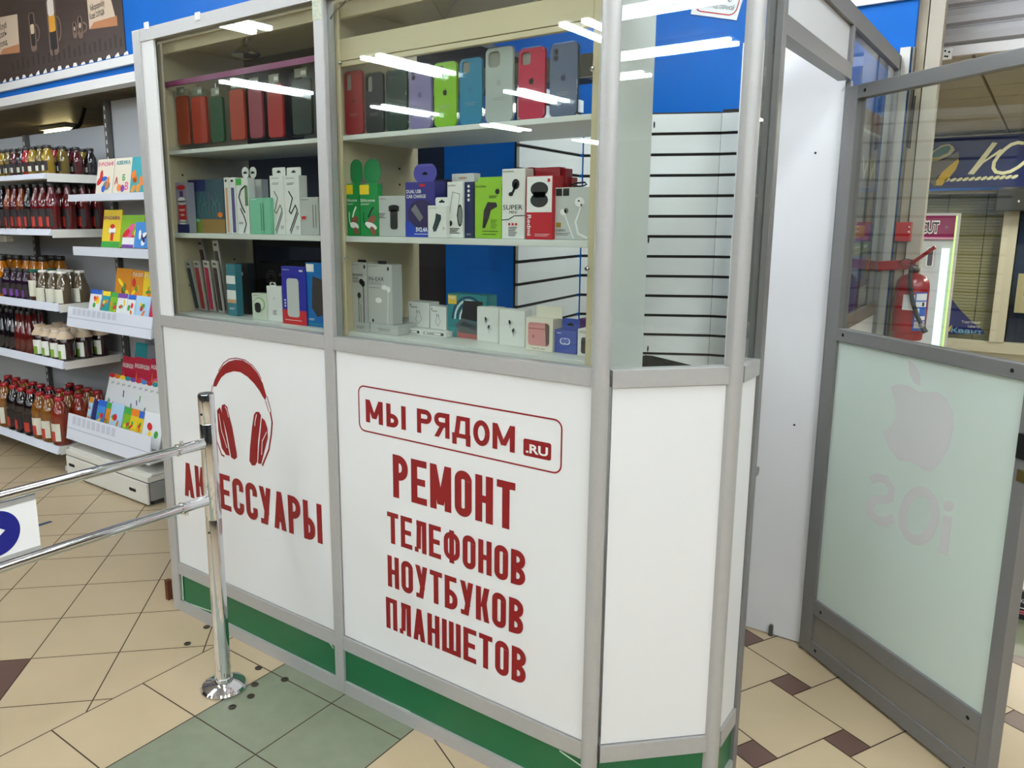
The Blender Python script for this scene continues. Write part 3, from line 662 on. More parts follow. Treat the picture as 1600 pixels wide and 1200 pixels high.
# silicone phone cases in clear shells, top shelf of the right cabinet
def phone_case(col, label, pl, pr, pt, pb, logo, kind=0, yy=.085):
    a, b_ = W(pl, pb, y=yy), W(pr, pb, y=yy); x0, x1 = max(a.x+.002, -1.140), b_.x-.002; zs = 1.7925; h = W((pl+pr)/2, pt, y=yy).z-zs; wd = x1-x0-.006; cx = (x0+x1)/2
    t = thing('phone_case', label, 'phone case', (cx, yy, zs), 'silicone phone cases on the top shelf')
    b = MB(); o_ = rr(cx-wd/2-.003, zs, cx+wd/2+.003, zs+h, .015, 6); b.prism([(x, yy-.004, z) for x, z in o_], (0, .018, 0)); b.build('clear_shell', CLEAR, t, bevel=.002)
    m = mat('silicone_'+col[0], col[1], .5, 0, .04, 20); u0, u1, v0, v1 = -wd/2, wd/2, .003, h-.003
    # back of the case with a camera window cut out of its upper left corner
    cw, chh = (wd*.36, wd*.40) if kind != 2 else (wd*.30, wd*.62)
    if kind == 3: cw, chh = wd*.44, wd*.46
    cu0, cv1 = u0+wd*.10, v1-wd*.10; cu1, cv0 = cu0+cw, cv1-chh; mb = MB()
    out = rr(u0, v0, u1, v1, .013, 6); inn = rr(cu0, cv0, cu1, cv1, min(cw, chh)*.3, 6)
    n = len(out); P = lambda q, d: Vector((cx+q[0], yy+d, zs+q[1]))
    for k in range(n):
        q = (k+1) % n
        for d, fl_ in ((0, False), (.009, True)):
            f = [P(out[k], d), P(out[q], d), P(inn[q], d), P(inn[k], d)]; mb.poly(f[::-1] if fl_ else f, 0)
        mb.poly([P(out[q], 0), P(out[k], 0), P(out[k], .009), P(out[q], .009)]); mb.poly([P(inn[k], 0), P(inn[q], 0), P(inn[q], .009), P(inn[k], .009)])
    case = mb.build('silicone_case', m, t, smooth=40)
    g = G((cx, yy, zs), (1, 0, 0), (0, 0, 1), (0, -1, 0))
    if kind == 4:      # double lens rings instead of an open window
        for k in range(2): g.ell(cu0+cw*.3, cv1-chh*(.28+.5*k), cw*.24, cw*.24, mat('lens_dark', (60, 62, 78), .3), 1); g.ell(cu0+cw*.3, cv1-chh*(.28+.5*k), cw*.15, cw*.15, BLACK, 2)
    apple(g, 0, h*.53, wd*.24, logo)
    lines(g, -wd*.24, h*.33, 2, wd*.48, mat('faint_print', (150, 150, 152), .6), .0012, .005)
    if g.mb.f: g.build('case_print', case)
    if kind != 4:
        b = MB(); b.prism([(cx+x, yy+.006, zs+z) for x, z in inn], (0, .002, 0)); b.build('window_backing', mat('grey_insert', (150, 150, 142), .6), t)
    else:
        b = MB(); b.prism([(cx+x, yy+.001, zs+z) for x, z in inn], (0, .004, 0)); b.build('lens_plate', m, t)
    return t
CS = [(('red', (150, 40, 46)), 'dark red phone case at the left end of the top shelf', 534.5, 569.5, 109, 206.5, 'maroon', 2),
 (('black', (38, 40, 44)), 'black phone case with white window between red and dark green cases', 570, 601.5, 112, 204.5, 'black', 2),
 (('forest', (26, 52, 42)), 'dark green phone case, third along the top shelf', 602, 638, 107, 201, 'black', 4),
 (('lilac', (134, 124, 170)), 'lilac phone case with two lens holes beside the lime one', 638, 676, 99, 198.5, 'lilac_dark', 4),
 (('lime', (132, 190, 22)), 'lime green phone case with black apple emblem', 676.5, 715.5, 95, 196.5, 'black', 0),
 (('azure', (20, 124, 162)), 'bright blue phone case between lime and pale grey ones', 716, 755, 89, 191.5, 'azure_dark', 0),
 (('mist', (176, 184, 180)), 'pale grey larger phone case with wide camera window', 756, 803, 72, 188, 'mist_dark', 3),
 (('crimson', (186, 18, 66)), 'crimson pink phone case with black apple emblem', 807, 853, 73, 184, 'black', 0),
 (('slate', (92, 104, 132)), 'slate blue phone case at the right end of the top shelf', 855.5, 903.5, 66, 179.5, 'slate_dark', 4)]
LG = {'maroon': (110, 24, 30), 'black': (18, 18, 20), 'lilac_dark': (98, 90, 140), 'azure_dark': (40, 104, 150), 'mist_dark': (160, 170, 166), 'slate_dark': (44, 54, 84)}
for c_, lb, pl, pr, pt, pb, lg, kd in CS: phone_case(c_, lb, pl, pr, pt, pb, mat('emblem_'+lg, LG[lg], .5), kd)
# round screw heads on the cabinet edge
# middle shelf of the right cabinet
Z2 = 1.4985
CW = mat('carton_white', (226, 227, 222), .45); CG = mat('carton_silver', (188, 190, 186), .4, .1); CP = mat('carton_purple', (50, 44, 128), .4); CL = mat('carton_lime', (140, 190, 40), .45)
CR = mat('carton_red', (186, 26, 40), .4); CN = mat('carton_navy', (28, 36, 84), .4); CGR = mat('carton_green', (22, 140, 66), .42); CB = mat('carton_blue', (28, 62, 170), .4)
def d_sil(kx):
    def f(g, w_, h):
        g.rect(.0, h*.80, w_*.52, h*.98, YELI); g.text('Silicone', w_*.04, h*.66, .009, PAPER, 2, w_*.8, .01); lines(g, w_*.05, h*.62, 2, w_*.5, PAPER, .0009, .003)
        g.stroke([(w_*.75, h*.56), (w_*.6, h*.48), (w_*.45, h*.36)], .006, PAPER if kx == 0 else INK, 1); g.stroke([(w_*.2, h*.46), (w_*.2, h*.3), (w_*.35, h*.16)], .003, PAPER if kx == 0 else INK, 1)
        g.ell(w_*.62, h*.30, w_*.3, h*.07, mat('brown_ink', (140, 82, 60), .6), 2, rot=.6); g.ell(w_*.6, h*.20, w_*.34, h*.06, PAPER, 3, rot=-.3); g.ell(w_*.72, h*.10, w_*.22, h*.06, mat('brown_ink', (140, 82, 60), .6), 4, rot=-.8)
    return f
for k, (pl, pr) in enumerate(((538.5, 563), (563.5, 592))):
    o = pkg('cable_pack', ('green silicone cable pack with white cable at the left end', 'green silicone cable pack with black cable beside the white charger carton')[k], 'cable pack', 'green cable packs', pl, pr, 287, 368, .085, Z2, .02, CGR, d_sil(k))
    tab(o, o['w']*.92, .072, mat('green_card', (30, 128, 70), .45), False, 0, .03, .017)
def d_chg(g, w_, h):
    g.text('borofone', w_*.05, h*.91, .006, GREYI, 1, w_*.3); g.ell(w_*.62, h*.72, w_*.19, h*.06, BLACK, 2); g.rrect(w_*.49, h*.18, w_*.75, h*.68, .008, mat('ink_dark', (36, 38, 38), .5), 1); g.rect(w_*.44, h*.62, w_*.80, h*.73, mat('ink_dark', (36, 38, 38), .5), 1); lines(g, w_*.06, h*.56, 4, w_*.26, INK, .0016, .004)
pkg('charger_carton', 'silver grey carton printed with a black car charger', 'charger carton', None, 589, 633.5, 306, 368, .088, Z2, .05, CG, d_chg)
def d_dual(g, w_, h):
    g.rect(0, h*.0, w_, h*.28, CB, 0); g.ell(w_*.55, h*.42, w_*.46, h*.26, mat('purple_deep', (44, 34, 84), .5), 1); g.rect(w_*.5, h*.91, w_*.68, h*.96, REDI, 2)
    g.text('DUAL USB', w_*.05, h*.80, .0095, PAPER, 2, w_*.5, .02); g.text('CAR CHARGE', w_*.05, h*.71, .0095, PAPER, 2, w_*.66, .02); g.poly([(w_*.2, h*.5), (w_*.35, h*.6), (w_*.62, h*.36), (w_*.5, h*.28)], GREYI, 3); g.text('5V2.4A', w_*.36, h*.10, .012, PAPER, 2, w_*.4, .03); lines(g, w_*.3, h*.05, 1, w_*.5, PAPER)
o = pkg('charger_pack', 'purple dual port car charger pack with rounded hanging tab', 'charger pack', None, 634, 680, 284, 369, .09, Z2, .045, CP, d_dual); tab(o, o['w']*.78, .05, mat('purple_card', (74, 68, 160), .45), True, .005, .03, .018)
o = pkg('charger_pack', 'purple pack with white icons half hidden behind the small white carton', 'charger pack', None, 678, 699, 280, 369, .20, Z2, .04, CN, lambda g, w_, h: [g.ell(w_*(.3+.4*(k % 2)), h*(.85-.13*k), .005, .005, PAPER, 1) for k in range(4)])
def d_small(g, w_, h):
    g.text('borofone', w_*.08, h*.90, .005, GREYI, 1, w_*.4); g.poly([(w_*.45, h*.76), (w_*.72, h*.7), (w_*.72, h*.58), (w_*.45, h*.2), (w_*.32, h*.18), (w_*.26, h*.3), (w_*.4, h*.55)], mat('ink_teal', (34, 56, 58), .5), 1); lines(g, w_*.8, h*.3, 2, w_*.1)
o = pkg('charger_carton', 'small white carton with hanging tab showing a dark car charger', 'charger carton', None, 668.5, 698, 321, 369.5, .068, Z2, .02, CW, d_small); tab(o, o['w']*.7, .022, CW, True, .008)
def d_ring(g, w_, h):
    g.text('borofone', w_*.05, h*.92, .006, INK, 1, w_*.5); g.stroke([(w_*.15, h*.42), (w_*.35, h*.82), (w_*.82, h*.78), (w_*.62, h*.38)], .0016, GREYI, 1); g.ell(w_*.82, h*.4, w_*.18, h*.2, INK, 2); g.ell(w_*.84, h*.4, w_*.13, h*.16, GREYI, 3); g.ell(w_*.2, h*.26, w_*.13, h*.05, INK, 2); lines(g, w_*.1, h*.16, 4, w_*.7, INK, .002, .004)
pkg('holder_carton', 'tall white carton picturing a phone with ring holder', 'holder carton', None, 699, 723.5, 284, 369.5, .084, Z2, .05, CW, d_ring)
pkg('holder_carton', 'narrow navy carton with white icons beside the lime green one', 'holder carton', None, 724, 741, 284, 369.5, .092, Z2, .05, CN, lambda g, w_, h: ([g.ell(w_*.5, h*(.92-.08*k), .004, .004, PAPER, 1) for k in range(4)], g.rect(w_*.3, h*.05, w_*.7, h*.08, GREYI, 1)))
pkg('hanger_carton', 'white carton with folded tab rising behind the tall white and navy ones', 'carton', None, 706, 741, 271, 369, .155, Z2, .03, CW, lambda g, w_, h: g.ell(w_*.5, h*.93, w_*.2, .003, SKINI, 1))
def d_lime(g, w_, h):
    g.text('borofone', w_*.05, h*.90, .006, INK, 1, w_*.38); D_ = mat('ink_brown', (46, 34, 38), .5)
    g.poly([(w_*.30, h*.18), (w_*.40, h*.18), (w_*.55, h*.36), (w_*.62, h*.5), (w_*.86, h*.56), (w_*.82, h*.63), (w_*.5, h*.64), (w_*.36, h*.5)], D_, 1); g.ell(w_*.86, h*.82, .007, .007, INK, 1); lines(g, w_*.55, h*.74, 2, w_*.3, INK); lines(g, w_*.62, h*.32, 6, w_*.25, mat('green_dark_ink', (80, 120, 20), .6)); lines(g, w_*.3, h*.12, 2, w_*.6, INK, .0016, .008)
o = pkg('holder_carton', 'lime green carton showing a black magnetic phone holder', 'holder carton', None, 741.5, 783, 283.5, 370, .086, Z2, .045, CL, d_lime); tab(o, o['w']*.95, .012, CL, False)
def d_super(g, w_, h):
    g.text('borofone', w_*.06, h*.95, .006, INK, 1, w_*.45); g.ell(w_*.6, h*.78, w_*.16, h*.075, INK, 1); g.stroke([(w_*.62, h*.8), (w_*.5, h*.68), (w_*.4, h*.63)], .007, INK, 1); g.ell(w_*.4, h*.64, w_*.1, h*.03, INK, 2)
    g.text('SUPER', w_*.06, h*.42, .0125, INK, 2, w_*.84, .0); g.text('MINI', w_*.34, h*.36, .008, INK, 2, w_*.32); g.stroke([(0, h*.27), (w_*.3, h*.28), (w_*.55, h*.33), (w_, h*.335)], .0022, INK, 1)
    for k in range(3): g.ell(w_*(.34+.15*k), h*.21, .0035, .0035, REDI, 2)
    lines(g, w_*.3, h*.16, 6, w_*.38, INK)
pkg('headset_carton', 'tall white carton lettered SUPER MINI with a black ear hook headset', 'headset carton', None, 783.5, 820, 263.5, 370.5, .088, Z2, .04, CW, d_super)
def d_redmi(g, w_, h):
    g.rect(w_*.03, h*.43, w_*.97, h*.99, PAPER, 0); g.ell(w_*.5, h*.79, w_*.33, h*.115, mat('ink_case', (44, 46, 46), .4), 2); g.ell(w_*.5, h*.62, w_*.33, h*.115, mat('ink_case', (44, 46, 46), .4), 2); g.rect(w_*.28, h*.66, w_*.72, h*.75, mat('ink_case', (44, 46, 46), .4), 2); g.rect(w_*.8, h*.90, w_*.9, h*.95, REDI, 2)
    g.text('Redmi', w_*.07, h*.39, w_*.14, PAPER, 2, h*.33, .02, rot=-math.pi/2); lines(g, w_*.35, h*.08, 2, w_*.55, PAPER, .001)
pkg('earbud_carton', 'red and white carton with a black earbud case, lettered sideways', 'earbud carton', None, 821, 863, 274.5, 372.5, .072, Z2, .05, CR, d_redmi)
for k, (pl, pr, pt, y) in enumerate(((822, 832, 261.5, .15), (834, 873, 261.5, .155), (873.5, 884, 263.5, .17), (884.5, 892, 277, .185))):
    pkg('earbud_carton', ('narrow dark red carton edge behind the lettered red and white one', 'plain red carton rising behind the red and white one', 'red carton just right of the plain red one at the back', 'lowest red carton at the back, above the white earphone carton')[k], 'earbud carton', 'red cartons at the back of the middle shelf', pl, pr, pt, 369, y, Z2, .03, mat('carton_red_back', (168, 30, 44), .4))
def d_ear(g, w_, h):
    g.rect(w_*.06, h*.84, w_*.23, h*.98, INK, 1); g.rect(w_*.26, h*.84, w_*.43, h*.98, INK, 1); EB = mat('ear_white', (238, 240, 238), .4)
    g.ell(w_*.72, h*.72, w_*.13, h*.09, EB, 2); g.ell(w_*.70, h*.74, .003, .002, INK, 3); g.stroke([(w_*.78, h*.68), (w_*.7, h*.5), (w_*.62, h*.34), (w_*.7, h*.12), (w_*.95, h*.04)], .005, EB, 2); g.stroke([(w_*.3, h*.52), (w_*.42, h*.3), (w_*.58, h*.02)], .003, EB, 2)
    g.ell(w_*.28, h*.53, w_*.09, h*.06, EB, 3); g.ell(w_*.36, h*.56, w_*.06, h*.05, GREYI, 3); g.rect(w_*.08, h*.24, w_*.22, h*.33, mat('gold_ink', (170, 130, 40), .5), 2); g.text('STEREO', w_*.07, h*.16, .006, INK, 1, w_*.28); lines(g, w_*.07, h*.12, 2, w_*.4, GREYI)
pkg('earphone_carton', 'grey white stereo earphone carton at the right end of the middle shelf', 'earphone carton', None, 864, 921, 292.5, 371, .085, Z2, .035, mat('carton_pearl', (196, 200, 196), .4), d_ear)
t = thing('hanging_hook', 'thin black wire hook over the white earphone carton', 'hook', W(905, 288, y=.16)); b = MB()
b.tube([W(px, py, y=.16) for px, py in ((890, 290), (902, 286), (914, 285), (917, 288), (910, 291), (896, 291))], .0022, 6); b.build('wire', BLACK, t, smooth=60)

# bottom board of the right cabinet
Z3 = 1.2035
def d_flat(g, w_, h): g.rrect(w_*.05, h*.25, w_*.9, h*.75, .003, INK, 1); g.rrect(w_*.08, h*.32, w_*.78, h*.68, .002, PAPER, 2); g.rect(w_*.2, h*.42, w_*.5, h*.56, INK, 3)
def base_y(px, py): return W(px, py, z=Z3).y
yb = .10
o1 = pkg('flat_carton', 'grey carton lying flat under the ergonomic earphone carton', 'flat carton', 'grey cartons lying flat', 546, 577.5, 503, 519, yb, Z3, .17, CG, lambda g, w_, h: lines(g, w_*.2, h*.5, 2, w_*.5))
o2 = pkg('flat_carton', 'grey carton lying flat under the in-ear earphone carton', 'flat carton', 'grey cartons lying flat', 578.5, 622, 509, 523, yb, Z3, .17, CG, lambda g, w_, h: lines(g, w_*.3, h*.5, 2, w_*.45))
o1.scale.z = .95; zt = Z3+max(o1['h'], o2['h'])+.0006; o1.scale.z = (zt-.0006-Z3)/o1['h']; o2.scale.z = (zt-.0006-Z3)/o2['h']
def d_ergo(g, w_, h):
    g.text('borofone', w_*.04, h*.955, .005, GREYI, 1, w_*.4); g.text('ERGONOMIC', w_*.04, h*.77, .008, INK, 1, w_*.72); g.text('IN-EAR', w_*.04, h*.715, .007, INK, 1, w_*.4); g.text('DESIGN', w_*.04, h*.665, .007, INK, 1, w_*.42); g.ell(w_*.85, h*.93, .004, .006, INK, 1)
    g.ell(w_*.62, h*.68, w_*.14, h*.05, INK, 2); g.ell(w_*.74, h*.65, w_*.13, h*.055, INK, 2); g.stroke([(w_*.74, h*.64), (w_*.76, h*.5), (w_*.76, 0)], .003, INK, 1); g.ell(w_*.46, h*.45, w_*.12, h*.05, INK, 2); g.stroke([(w_*.42, h*.44), (w_*.42, 0)], .002, INK, 1); g.stroke([(w_*.55, h*.3), (w_*.55, 0)], .0015, INK, 1)
def d_inear(g, w_, h):
    g.text('borofone', w_*.04, h*.955, .005, GREYI, 1, w_*.4); g.text('IN-EAR', w_*.06, h*.72, .013, INK, 1, w_*.62); g.text('DESIGN', w_*.06, h*.66, .009, GREYI, 1, w_*.5); g.ell(w_*.85, h*.93, .004, .006, INK, 1); EB = mat('ear_white', (238, 240, 238), .4)
    g.ell(w_*.7, h*.62, w_*.12, h*.04, EB, 2); g.ell(w_*.86, h*.59, w_*.08, h*.05, EB, 2); g.ell(w_*.45, h*.4, w_*.13, h*.045, EB, 2); g.stroke([(w_*.84, h*.55), (w_*.8, 0)], .002, EB, 1); lines(g, w_*.06, h*.6, 1, w_*.45); g.ell(w_*.2, h*.05, .004, .005, INK, 1)
o = pkg('earphone_carton', 'pale carton with black earphones standing on a flat grey carton', 'earphone carton', None, 544.5, 575.2, 410, 503, yb, zt, .045, CG, d_ergo); tab(o, .035, .008, BLACK, False)
o = pkg('earphone_carton', 'pale carton with white earphones standing on a flat grey carton', 'earphone carton', None, 575.8, 614, 413, 508, yb, zt, .045, CG, d_inear); tab(o, .035, .01, BLACK, False)
ys = .155
f1 = pkg('flat_carton', 'small flat white carton, left one under the white cable cartons', 'flat carton', 'small flat white cartons', 628.5, 659, 513.5, 525.5, ys, Z3, .13, CW, d_flat); f2 = pkg('flat_carton', 'small flat white carton, right one under the white cable cartons', 'flat carton', 'small flat white cartons', 660, 697.5, 515, 526.5, ys, Z3, .13, CW, d_flat)
zt = Z3+f1['h']+.0006; f2.scale.z = f1['h']/f2['h']
def d_cab(g, w_, h): apple(g, w_*.12, h*.88, .006, INK); lines(g, w_*.1, h*.78, 1, w_*.35, INK); g.stroke([(w_*.42, h*.68), (w_*.42, h*.58)], .003, GREYI, 1); g.stroke([(w_*.52, h*.66), (w_*.54, h*.56)], .003, GREYI, 1); g.stroke([(w_*.44, h*.58), (w_*.35, h*.3), (w_*.5, h*.15), (w_*.65, h*.35), (w_*.54, h*.56)], .0012, GREYI, 1)
pkg('cable_carton', 'white cable carton, taller of two standing on flat cartons', 'cable carton', None, 638.5, 671, 472, 513.5, ys+.035, zt, .05, CW, d_cab); pkg('cable_carton', 'white cable carton, lower of two beside the striped earbud carton', 'cable carton', None, 672, 697.5, 479, 515, ys+.03, zt, .045, CW, d_cab)
def d_tws(g, w_, h):
    for k in range(6): g.stroke(arc(w_*.55, h*.42, w_*(.10+.064*k), 0, 180, 14, h*(.16+.072*k)), w_*.032, (PAPER, NAVYI)[k % 2], 1)
    g.rect(w_*.02, h*.76, w_*.24, h*.96, mat('tws_yellow', (226, 190, 60), .5), 3); g.text('TWS', w_*.04, h*.87, .008, PAPER, 4, w_*.17, .02); g.poly([(w_*.36, h*.45), (w_*.42, h*.86), (w_*.9, h*.86), (w_*.9, h*.38)], INK, 3); g.poly([(w_*.2, h*.3), (w_*.4, h*.46), (w_*.95, h*.3), (w_*.9, h*.1), (w_*.3, h*.12)], mat('tws_grey', (84, 92, 96), .5), 3); g.poly([(w_*.3, h*.3), (w_*.42, h*.38), (w_*.78, h*.28), (w_*.7, h*.2)], mat('tws_case', (40, 60, 66), .4), 4); g.poly([(w_*.25, 0), (w_*.25, h*.18), (w_, h*.1), (w_, 0)], mat('tws_rose', (170, 90, 90), .5), 2)
pkg('earbud_carton', 'teal and black striped earbud carton with yellow corner patch', 'earbud carton', None, 699.5, 761, 460, 528.5, .185, Z3, .05, mat('carton_teal', (40, 130, 136), .45), d_tws)
def d_pods(g, w_, h):
    for u, v, r_ in ((.42, .66, .3), (.56, .44, -.3)): g.ell(w_*u, h*v, .0035, .006, INK, 2, rot=r_); g.ell(w_*(u+.03), h*(v-.03), .009, .006, mat('pod_grey', (200, 204, 204), .4), 1, rot=r_); g.stroke([(w_*u, h*(v-.05)), (w_*(u+.02), h*(v-.17))], .004, mat('pod_grey', (200, 204, 204), .4), 1)
pkg('earbud_carton', 'square white earbud carton left of an identical one', 'earbud carton', 'white earbud cartons', 745, 779, 480, 535, .165, Z3, .035, CW, d_pods); pkg('earbud_carton', 'square white earbud carton beside the pink windowed one', 'earbud carton', 'white earbud cartons', 779.5, 820, 484, 540, .145, Z3, .035, CW, d_pods)
def d_win(g, w_, h):
    PK = mat('pink_case', (206, 140, 140), .45); g.rrect(w_*.1, h*.16, w_*.88, h*.86, .008, PK, 1); g.rect(w_*.1, h*.66, w_*.75, h*.69, mat('pink_dark', (160, 84, 88), .5), 2); apple(g, w_*.3, h*.44, .010, mat('pink_dark', (160, 84, 88), .5), 2); g.poly([(w_*.76, h*.17), (w_*.88, h*.25), (w_*.88, h*.8), (w_*.72, h*.86)], mat('window_edge', (96, 80, 70), .5), 2); g.text('Case Pro Slim', w_*.26, h*.05, .005, INK, 1, w_*.46)  # pink case in the window, darker along the right edge
o = pkg('windowed_carton', 'cream carton with rounded window showing a pink case', 'windowed carton', None, 820.5, 863.5, 497, 548.5, .12, Z3, .05, mat('carton_cream', (226, 222, 204), .45), d_win); tab(o, o['w']*.95, .03, mat('carton_cream', (226, 222, 204), .45), False, .012, .002, .03)
def d_blue(g, w_, h): g.rrect(w_*.25, h*.38, w_*.72, h*.66, .008, PAPER, 1); g.ell(w_*.4, h*.53, .007, .007, mat('blue_mid', (90, 110, 190), .5), 2); g.ell(w_*.57, h*.53, .007, .007, mat('blue_mid', (90, 110, 190), .5), 2); lines(g, w_*.1, h*.85, 1, w_*.2, PAPER)
o = pkg('earbud_carton', 'small blue carton with a white panel and hanging tab', 'earbud carton', None, 866, 900.5, 516, 551.5, .13, Z3, .045, mat('carton_royal', (52, 78, 164), .45), d_blue); tab(o, o['w']*.8, .03, mat('carton_royal', (52, 78, 164), .45), True, .008)
o = pkg('watch_carton', 'black and white carton cut off by the right edge of the cabinet', 'carton', None, 901.5, 921.5, 514.5, 554, .12, Z3, .045, CW, lambda g, w_, h: (g.rrect(w_*.3, h*.1, w_*.98, h*.7, .006, INK, 1), lines(g, w_*.1, h*.92, 2, w_*.7)))
pkg('small_carton', 'dark purple carton top behind the black and white one', 'carton', None, 903, 918, 498, 548, .2, Z3, .03, mat('carton_plum', (96, 50, 120), .45))

# ------------------------------------------------------------------ left display cabinet
# bagged phone cases hanging from the purple rail
def bagged(pl, pr, pt, pb, col, label):
    y = .10; a, b_ = W(pl, pb, y=y), W(pr, pb, y=y); t_ = W((pl+pr)/2, pt, y=y).z; zb = max(a.z, 1.797)
    hw = (b_.x-a.x)/2-.003; cx = max((a.x+b_.x)/2, -2.028+hw)
    t = thing('bagged_case', label, 'phone case', (cx, y, zb), 'bagged phone cases hanging in a row')
    b = MB(); b.prism([(x, y, z) for x, z in rr(cx-hw+.006, zb+.004, cx+hw-.006, t_, .012)], (0, .011, 0)); b.build('case', mat('bag_'+str(col), col, .5, 0, .06, 12), t, bevel=.002)
    b = MB(); b.prism([(cx-hw, y-.004, zb), (cx+hw, y-.004, zb), (cx+hw, y-.004, t_+.02), (cx-hw, y-.004, t_+.02)], (0, .018, 0)); b.build('clear_bag', CLEAR, t)
    b = MB(); b.box(cx-hw*.5, cx+hw*.6, y-.002, y, t_+.004, t_+.03); h_ = b.build('header_card', mat('bag_header', (150, 156, 140), .5), t)
    g = G((cx, y-.002, t_+.01), (1, 0, 0), (0, 0, 1), (0, -1, 0)); g.rect(hw*.1, 0, hw*.55, .012, PAPER); g.build('price_tag', h_)
    b = MB(); b.tube([(cx, y+.002, t_+.018), (cx, y+.002, 2.0135)], .0015, 6); b.build('hook_wire', CHROME, t)
BC = [(276, 299, 149, 229, (168, 62, 34), 'orange red bagged case at the left end of the hanging row'), (300, 327, 150, 227, (176, 54, 34), 'orange red bagged case left of the green one'),
 (329, 353, 151, 225, (34, 78, 46), 'green bagged case between orange red ones'), (359, 386, 139, 222, (172, 58, 30), 'orange bagged case right of the green one'),
 (388, 414, 136, 219, (148, 60, 74), 'dusty pink bagged case in the hanging row'), (417, 446, 131, 218, (166, 34, 34), 'bright red bagged case right of the pink one'), (455, 491, 122, 214, (30, 44, 36), 'blackish green bagged case at the right end of the row')]
for a in BC: bagged(*a)
def d_wax(g, w_, h):
    g.rect(0, 0, w_, h*.17, NAVYI, 0); VT = mat('violet_ink', (92, 50, 110), .5); g.ell(w_*.5, h*.90, w_*.36, h*.05, REDI, 1); g.rect(w_*.36, h*.70, w_*.64, h*.83, VT, 1); g.rrect(w_*.18, h*.54, w_*.82, h*.71, .018, PAPER, 2); g.text('VITALE', w_*.28, h*.585, .006, NAVYI, 3, w_*.42); g.rrect(w_*.18, h*.24, w_*.82, h*.56, .006, REDI, 2)
    g.text('super', w_*.26, h*.44, .010, PAPER, 3, w_*.48, .02); g.text('max', w_*.34, h*.34, .010, PAPER, 3, w_*.34, .02); g.rrect(w_*.2, h*.17, w_*.8, h*.26, .01, PAPER, 3); lines(g, w_*.34, h*.22, 2, w_*.3, GREYI)
pkg('glue_carton', 'tall carton picturing a red and white bottle, at the left end', 'glue carton', None, 270, 297, 285, 365.5, .085, Z2, .03, mat('carton_lavender', (150, 148, 164), .45), d_wax)
def d_aqua(g, w_, h):
    g.rect(0, h*.78, w_*.5, h, NAVYI, 0); g.rect(0, 0, w_*.36, h*.26, mat('moss_ink', (120, 140, 40), .6), 0); g.rect(w_*.36, 0, w_, h*.26, mat('sand_ink', (150, 116, 60), .6), 0)
    for k in range(13): u = w_*(.12+.065*k); g.stroke([(u, h*.28), (u+.006*((k % 3)-1), h*.5), (u+.014*((k % 5)-2), h*(.58+.06*(k % 4)))], .003, (TEALI, GREYI, mat('leaf_ink', (70, 120, 90), .6))[k % 3], 1)
    g.ell(w_*.88, h*.34, w_*.07, h*.05, ORANGEI, 2); g.ell(w_*.22, h*.24, w_*.08, h*.03, mat('mint_ink', (130, 210, 170), .5), 2)
pkg('picture_carton', 'wide blue carton with an underwater plant picture', 'picture carton', None, 298, 353, 280, 361, .12, Z2, .06, mat('carton_deepblue', (58, 84, 96), .45), d_aqua)
def d_strip(m): return lambda g, w_, h: (g.rect(w_*.3, h*.02, w_*.8, h*.82, m, 1), g.rrect(w_*.3, h*.92, w_*.7, h*.96, .001, INK, 1))
pkg('strap_pack', 'slim white pack with a beige strap beside the picture carton', 'strap pack', 'slim strap packs on the middle shelf', 353.5, 361, 277, 359.5, .10, Z2, .015, CW, d_strip(SKINI)); pkg('strap_pack', 'slim white pack with a violet strap', 'strap pack', 'slim strap packs on the middle shelf', 361.5, 371.5, 277, 359.5, .10, Z2, .015, CW, d_strip(mat('strap_violet', (84, 74, 130), .5)))
def d_blk(g, w_, h):
    g.rect(w_*.02, h*.87, w_*.48, h*.99, GREENI, 1); g.stroke([(w_*.8, h*.86), (w_*.4, h*.78), (w_*.22, h*.66), (w_*.45, h*.48), (w_*.68, h*.38)], .006, INK, 2); g.stroke([(w_*.3, h*.46), (w_*.6, h*.3), (w_*.74, h*.18), (w_*.5, h*.02)], .005, INK, 2); g.rect(w_*.72, h*.5, w_*.96, h*.86, mat('leaf_green', (90, 130, 80), .6), 1); lines(g, w_*.1, h*.2, 2, w_*.4, INK)
o = pkg('cable_carton', 'white carton with curved black cable and green corner label', 'cable carton', None, 372, 391, 277.5, 359.5, .09, Z2, .03, CW, d_blk)
for k, dx in enumerate((.006, .034)): tab(o, .036, .036, CW, True, dx, .017, .012+.01*k)
pkg('spare_carton', 'plain pale carton edge behind the mint one', 'carton', None, 393, 412, 280, 361, .19, Z2, .03, CW)
def d_mint(g, w_, h): g.stroke([(w_*.56, h*.85), (w_*.55, h*.1)], .004, mat('mint_dark', (50, 120, 96), .5), 1); g.stroke([(w_*.66, h*.85), (w_*.66, h*.1)], .004, mat('mint_dark', (50, 120, 96), .5), 1); lines(g, w_*.06, h*.95, 1, w_*.3, PAPER)
pkg('cable_carton', 'mint green carton printed with two upright plugs', 'cable carton', None, 392, 424, 309, 363, .072, Z2, .02, mat('carton_mint', (120, 190, 156), .45), d_mint)
def d_aux(m): return lambda g, w_, h: (lines(g, w_*.1, h*.95, 1, w_*.6), lines(g, w_*.2, h*.87, 2, w_*.5), g.stroke([(w_*.3, h*.74), (w_*.55, h*.62), (w_*.3, h*.40), (w_*.42, h*.36), (w_*.72, h*.50), (w_*.85, h*.42), (w_*.3, h*.06)], .0045, m, 1), g.stroke([(w_*.9, h*.38), (w_*.35, h*.02)], .004, m, 1), lines(g, w_*.7, h*.14, 3, w_*.25))
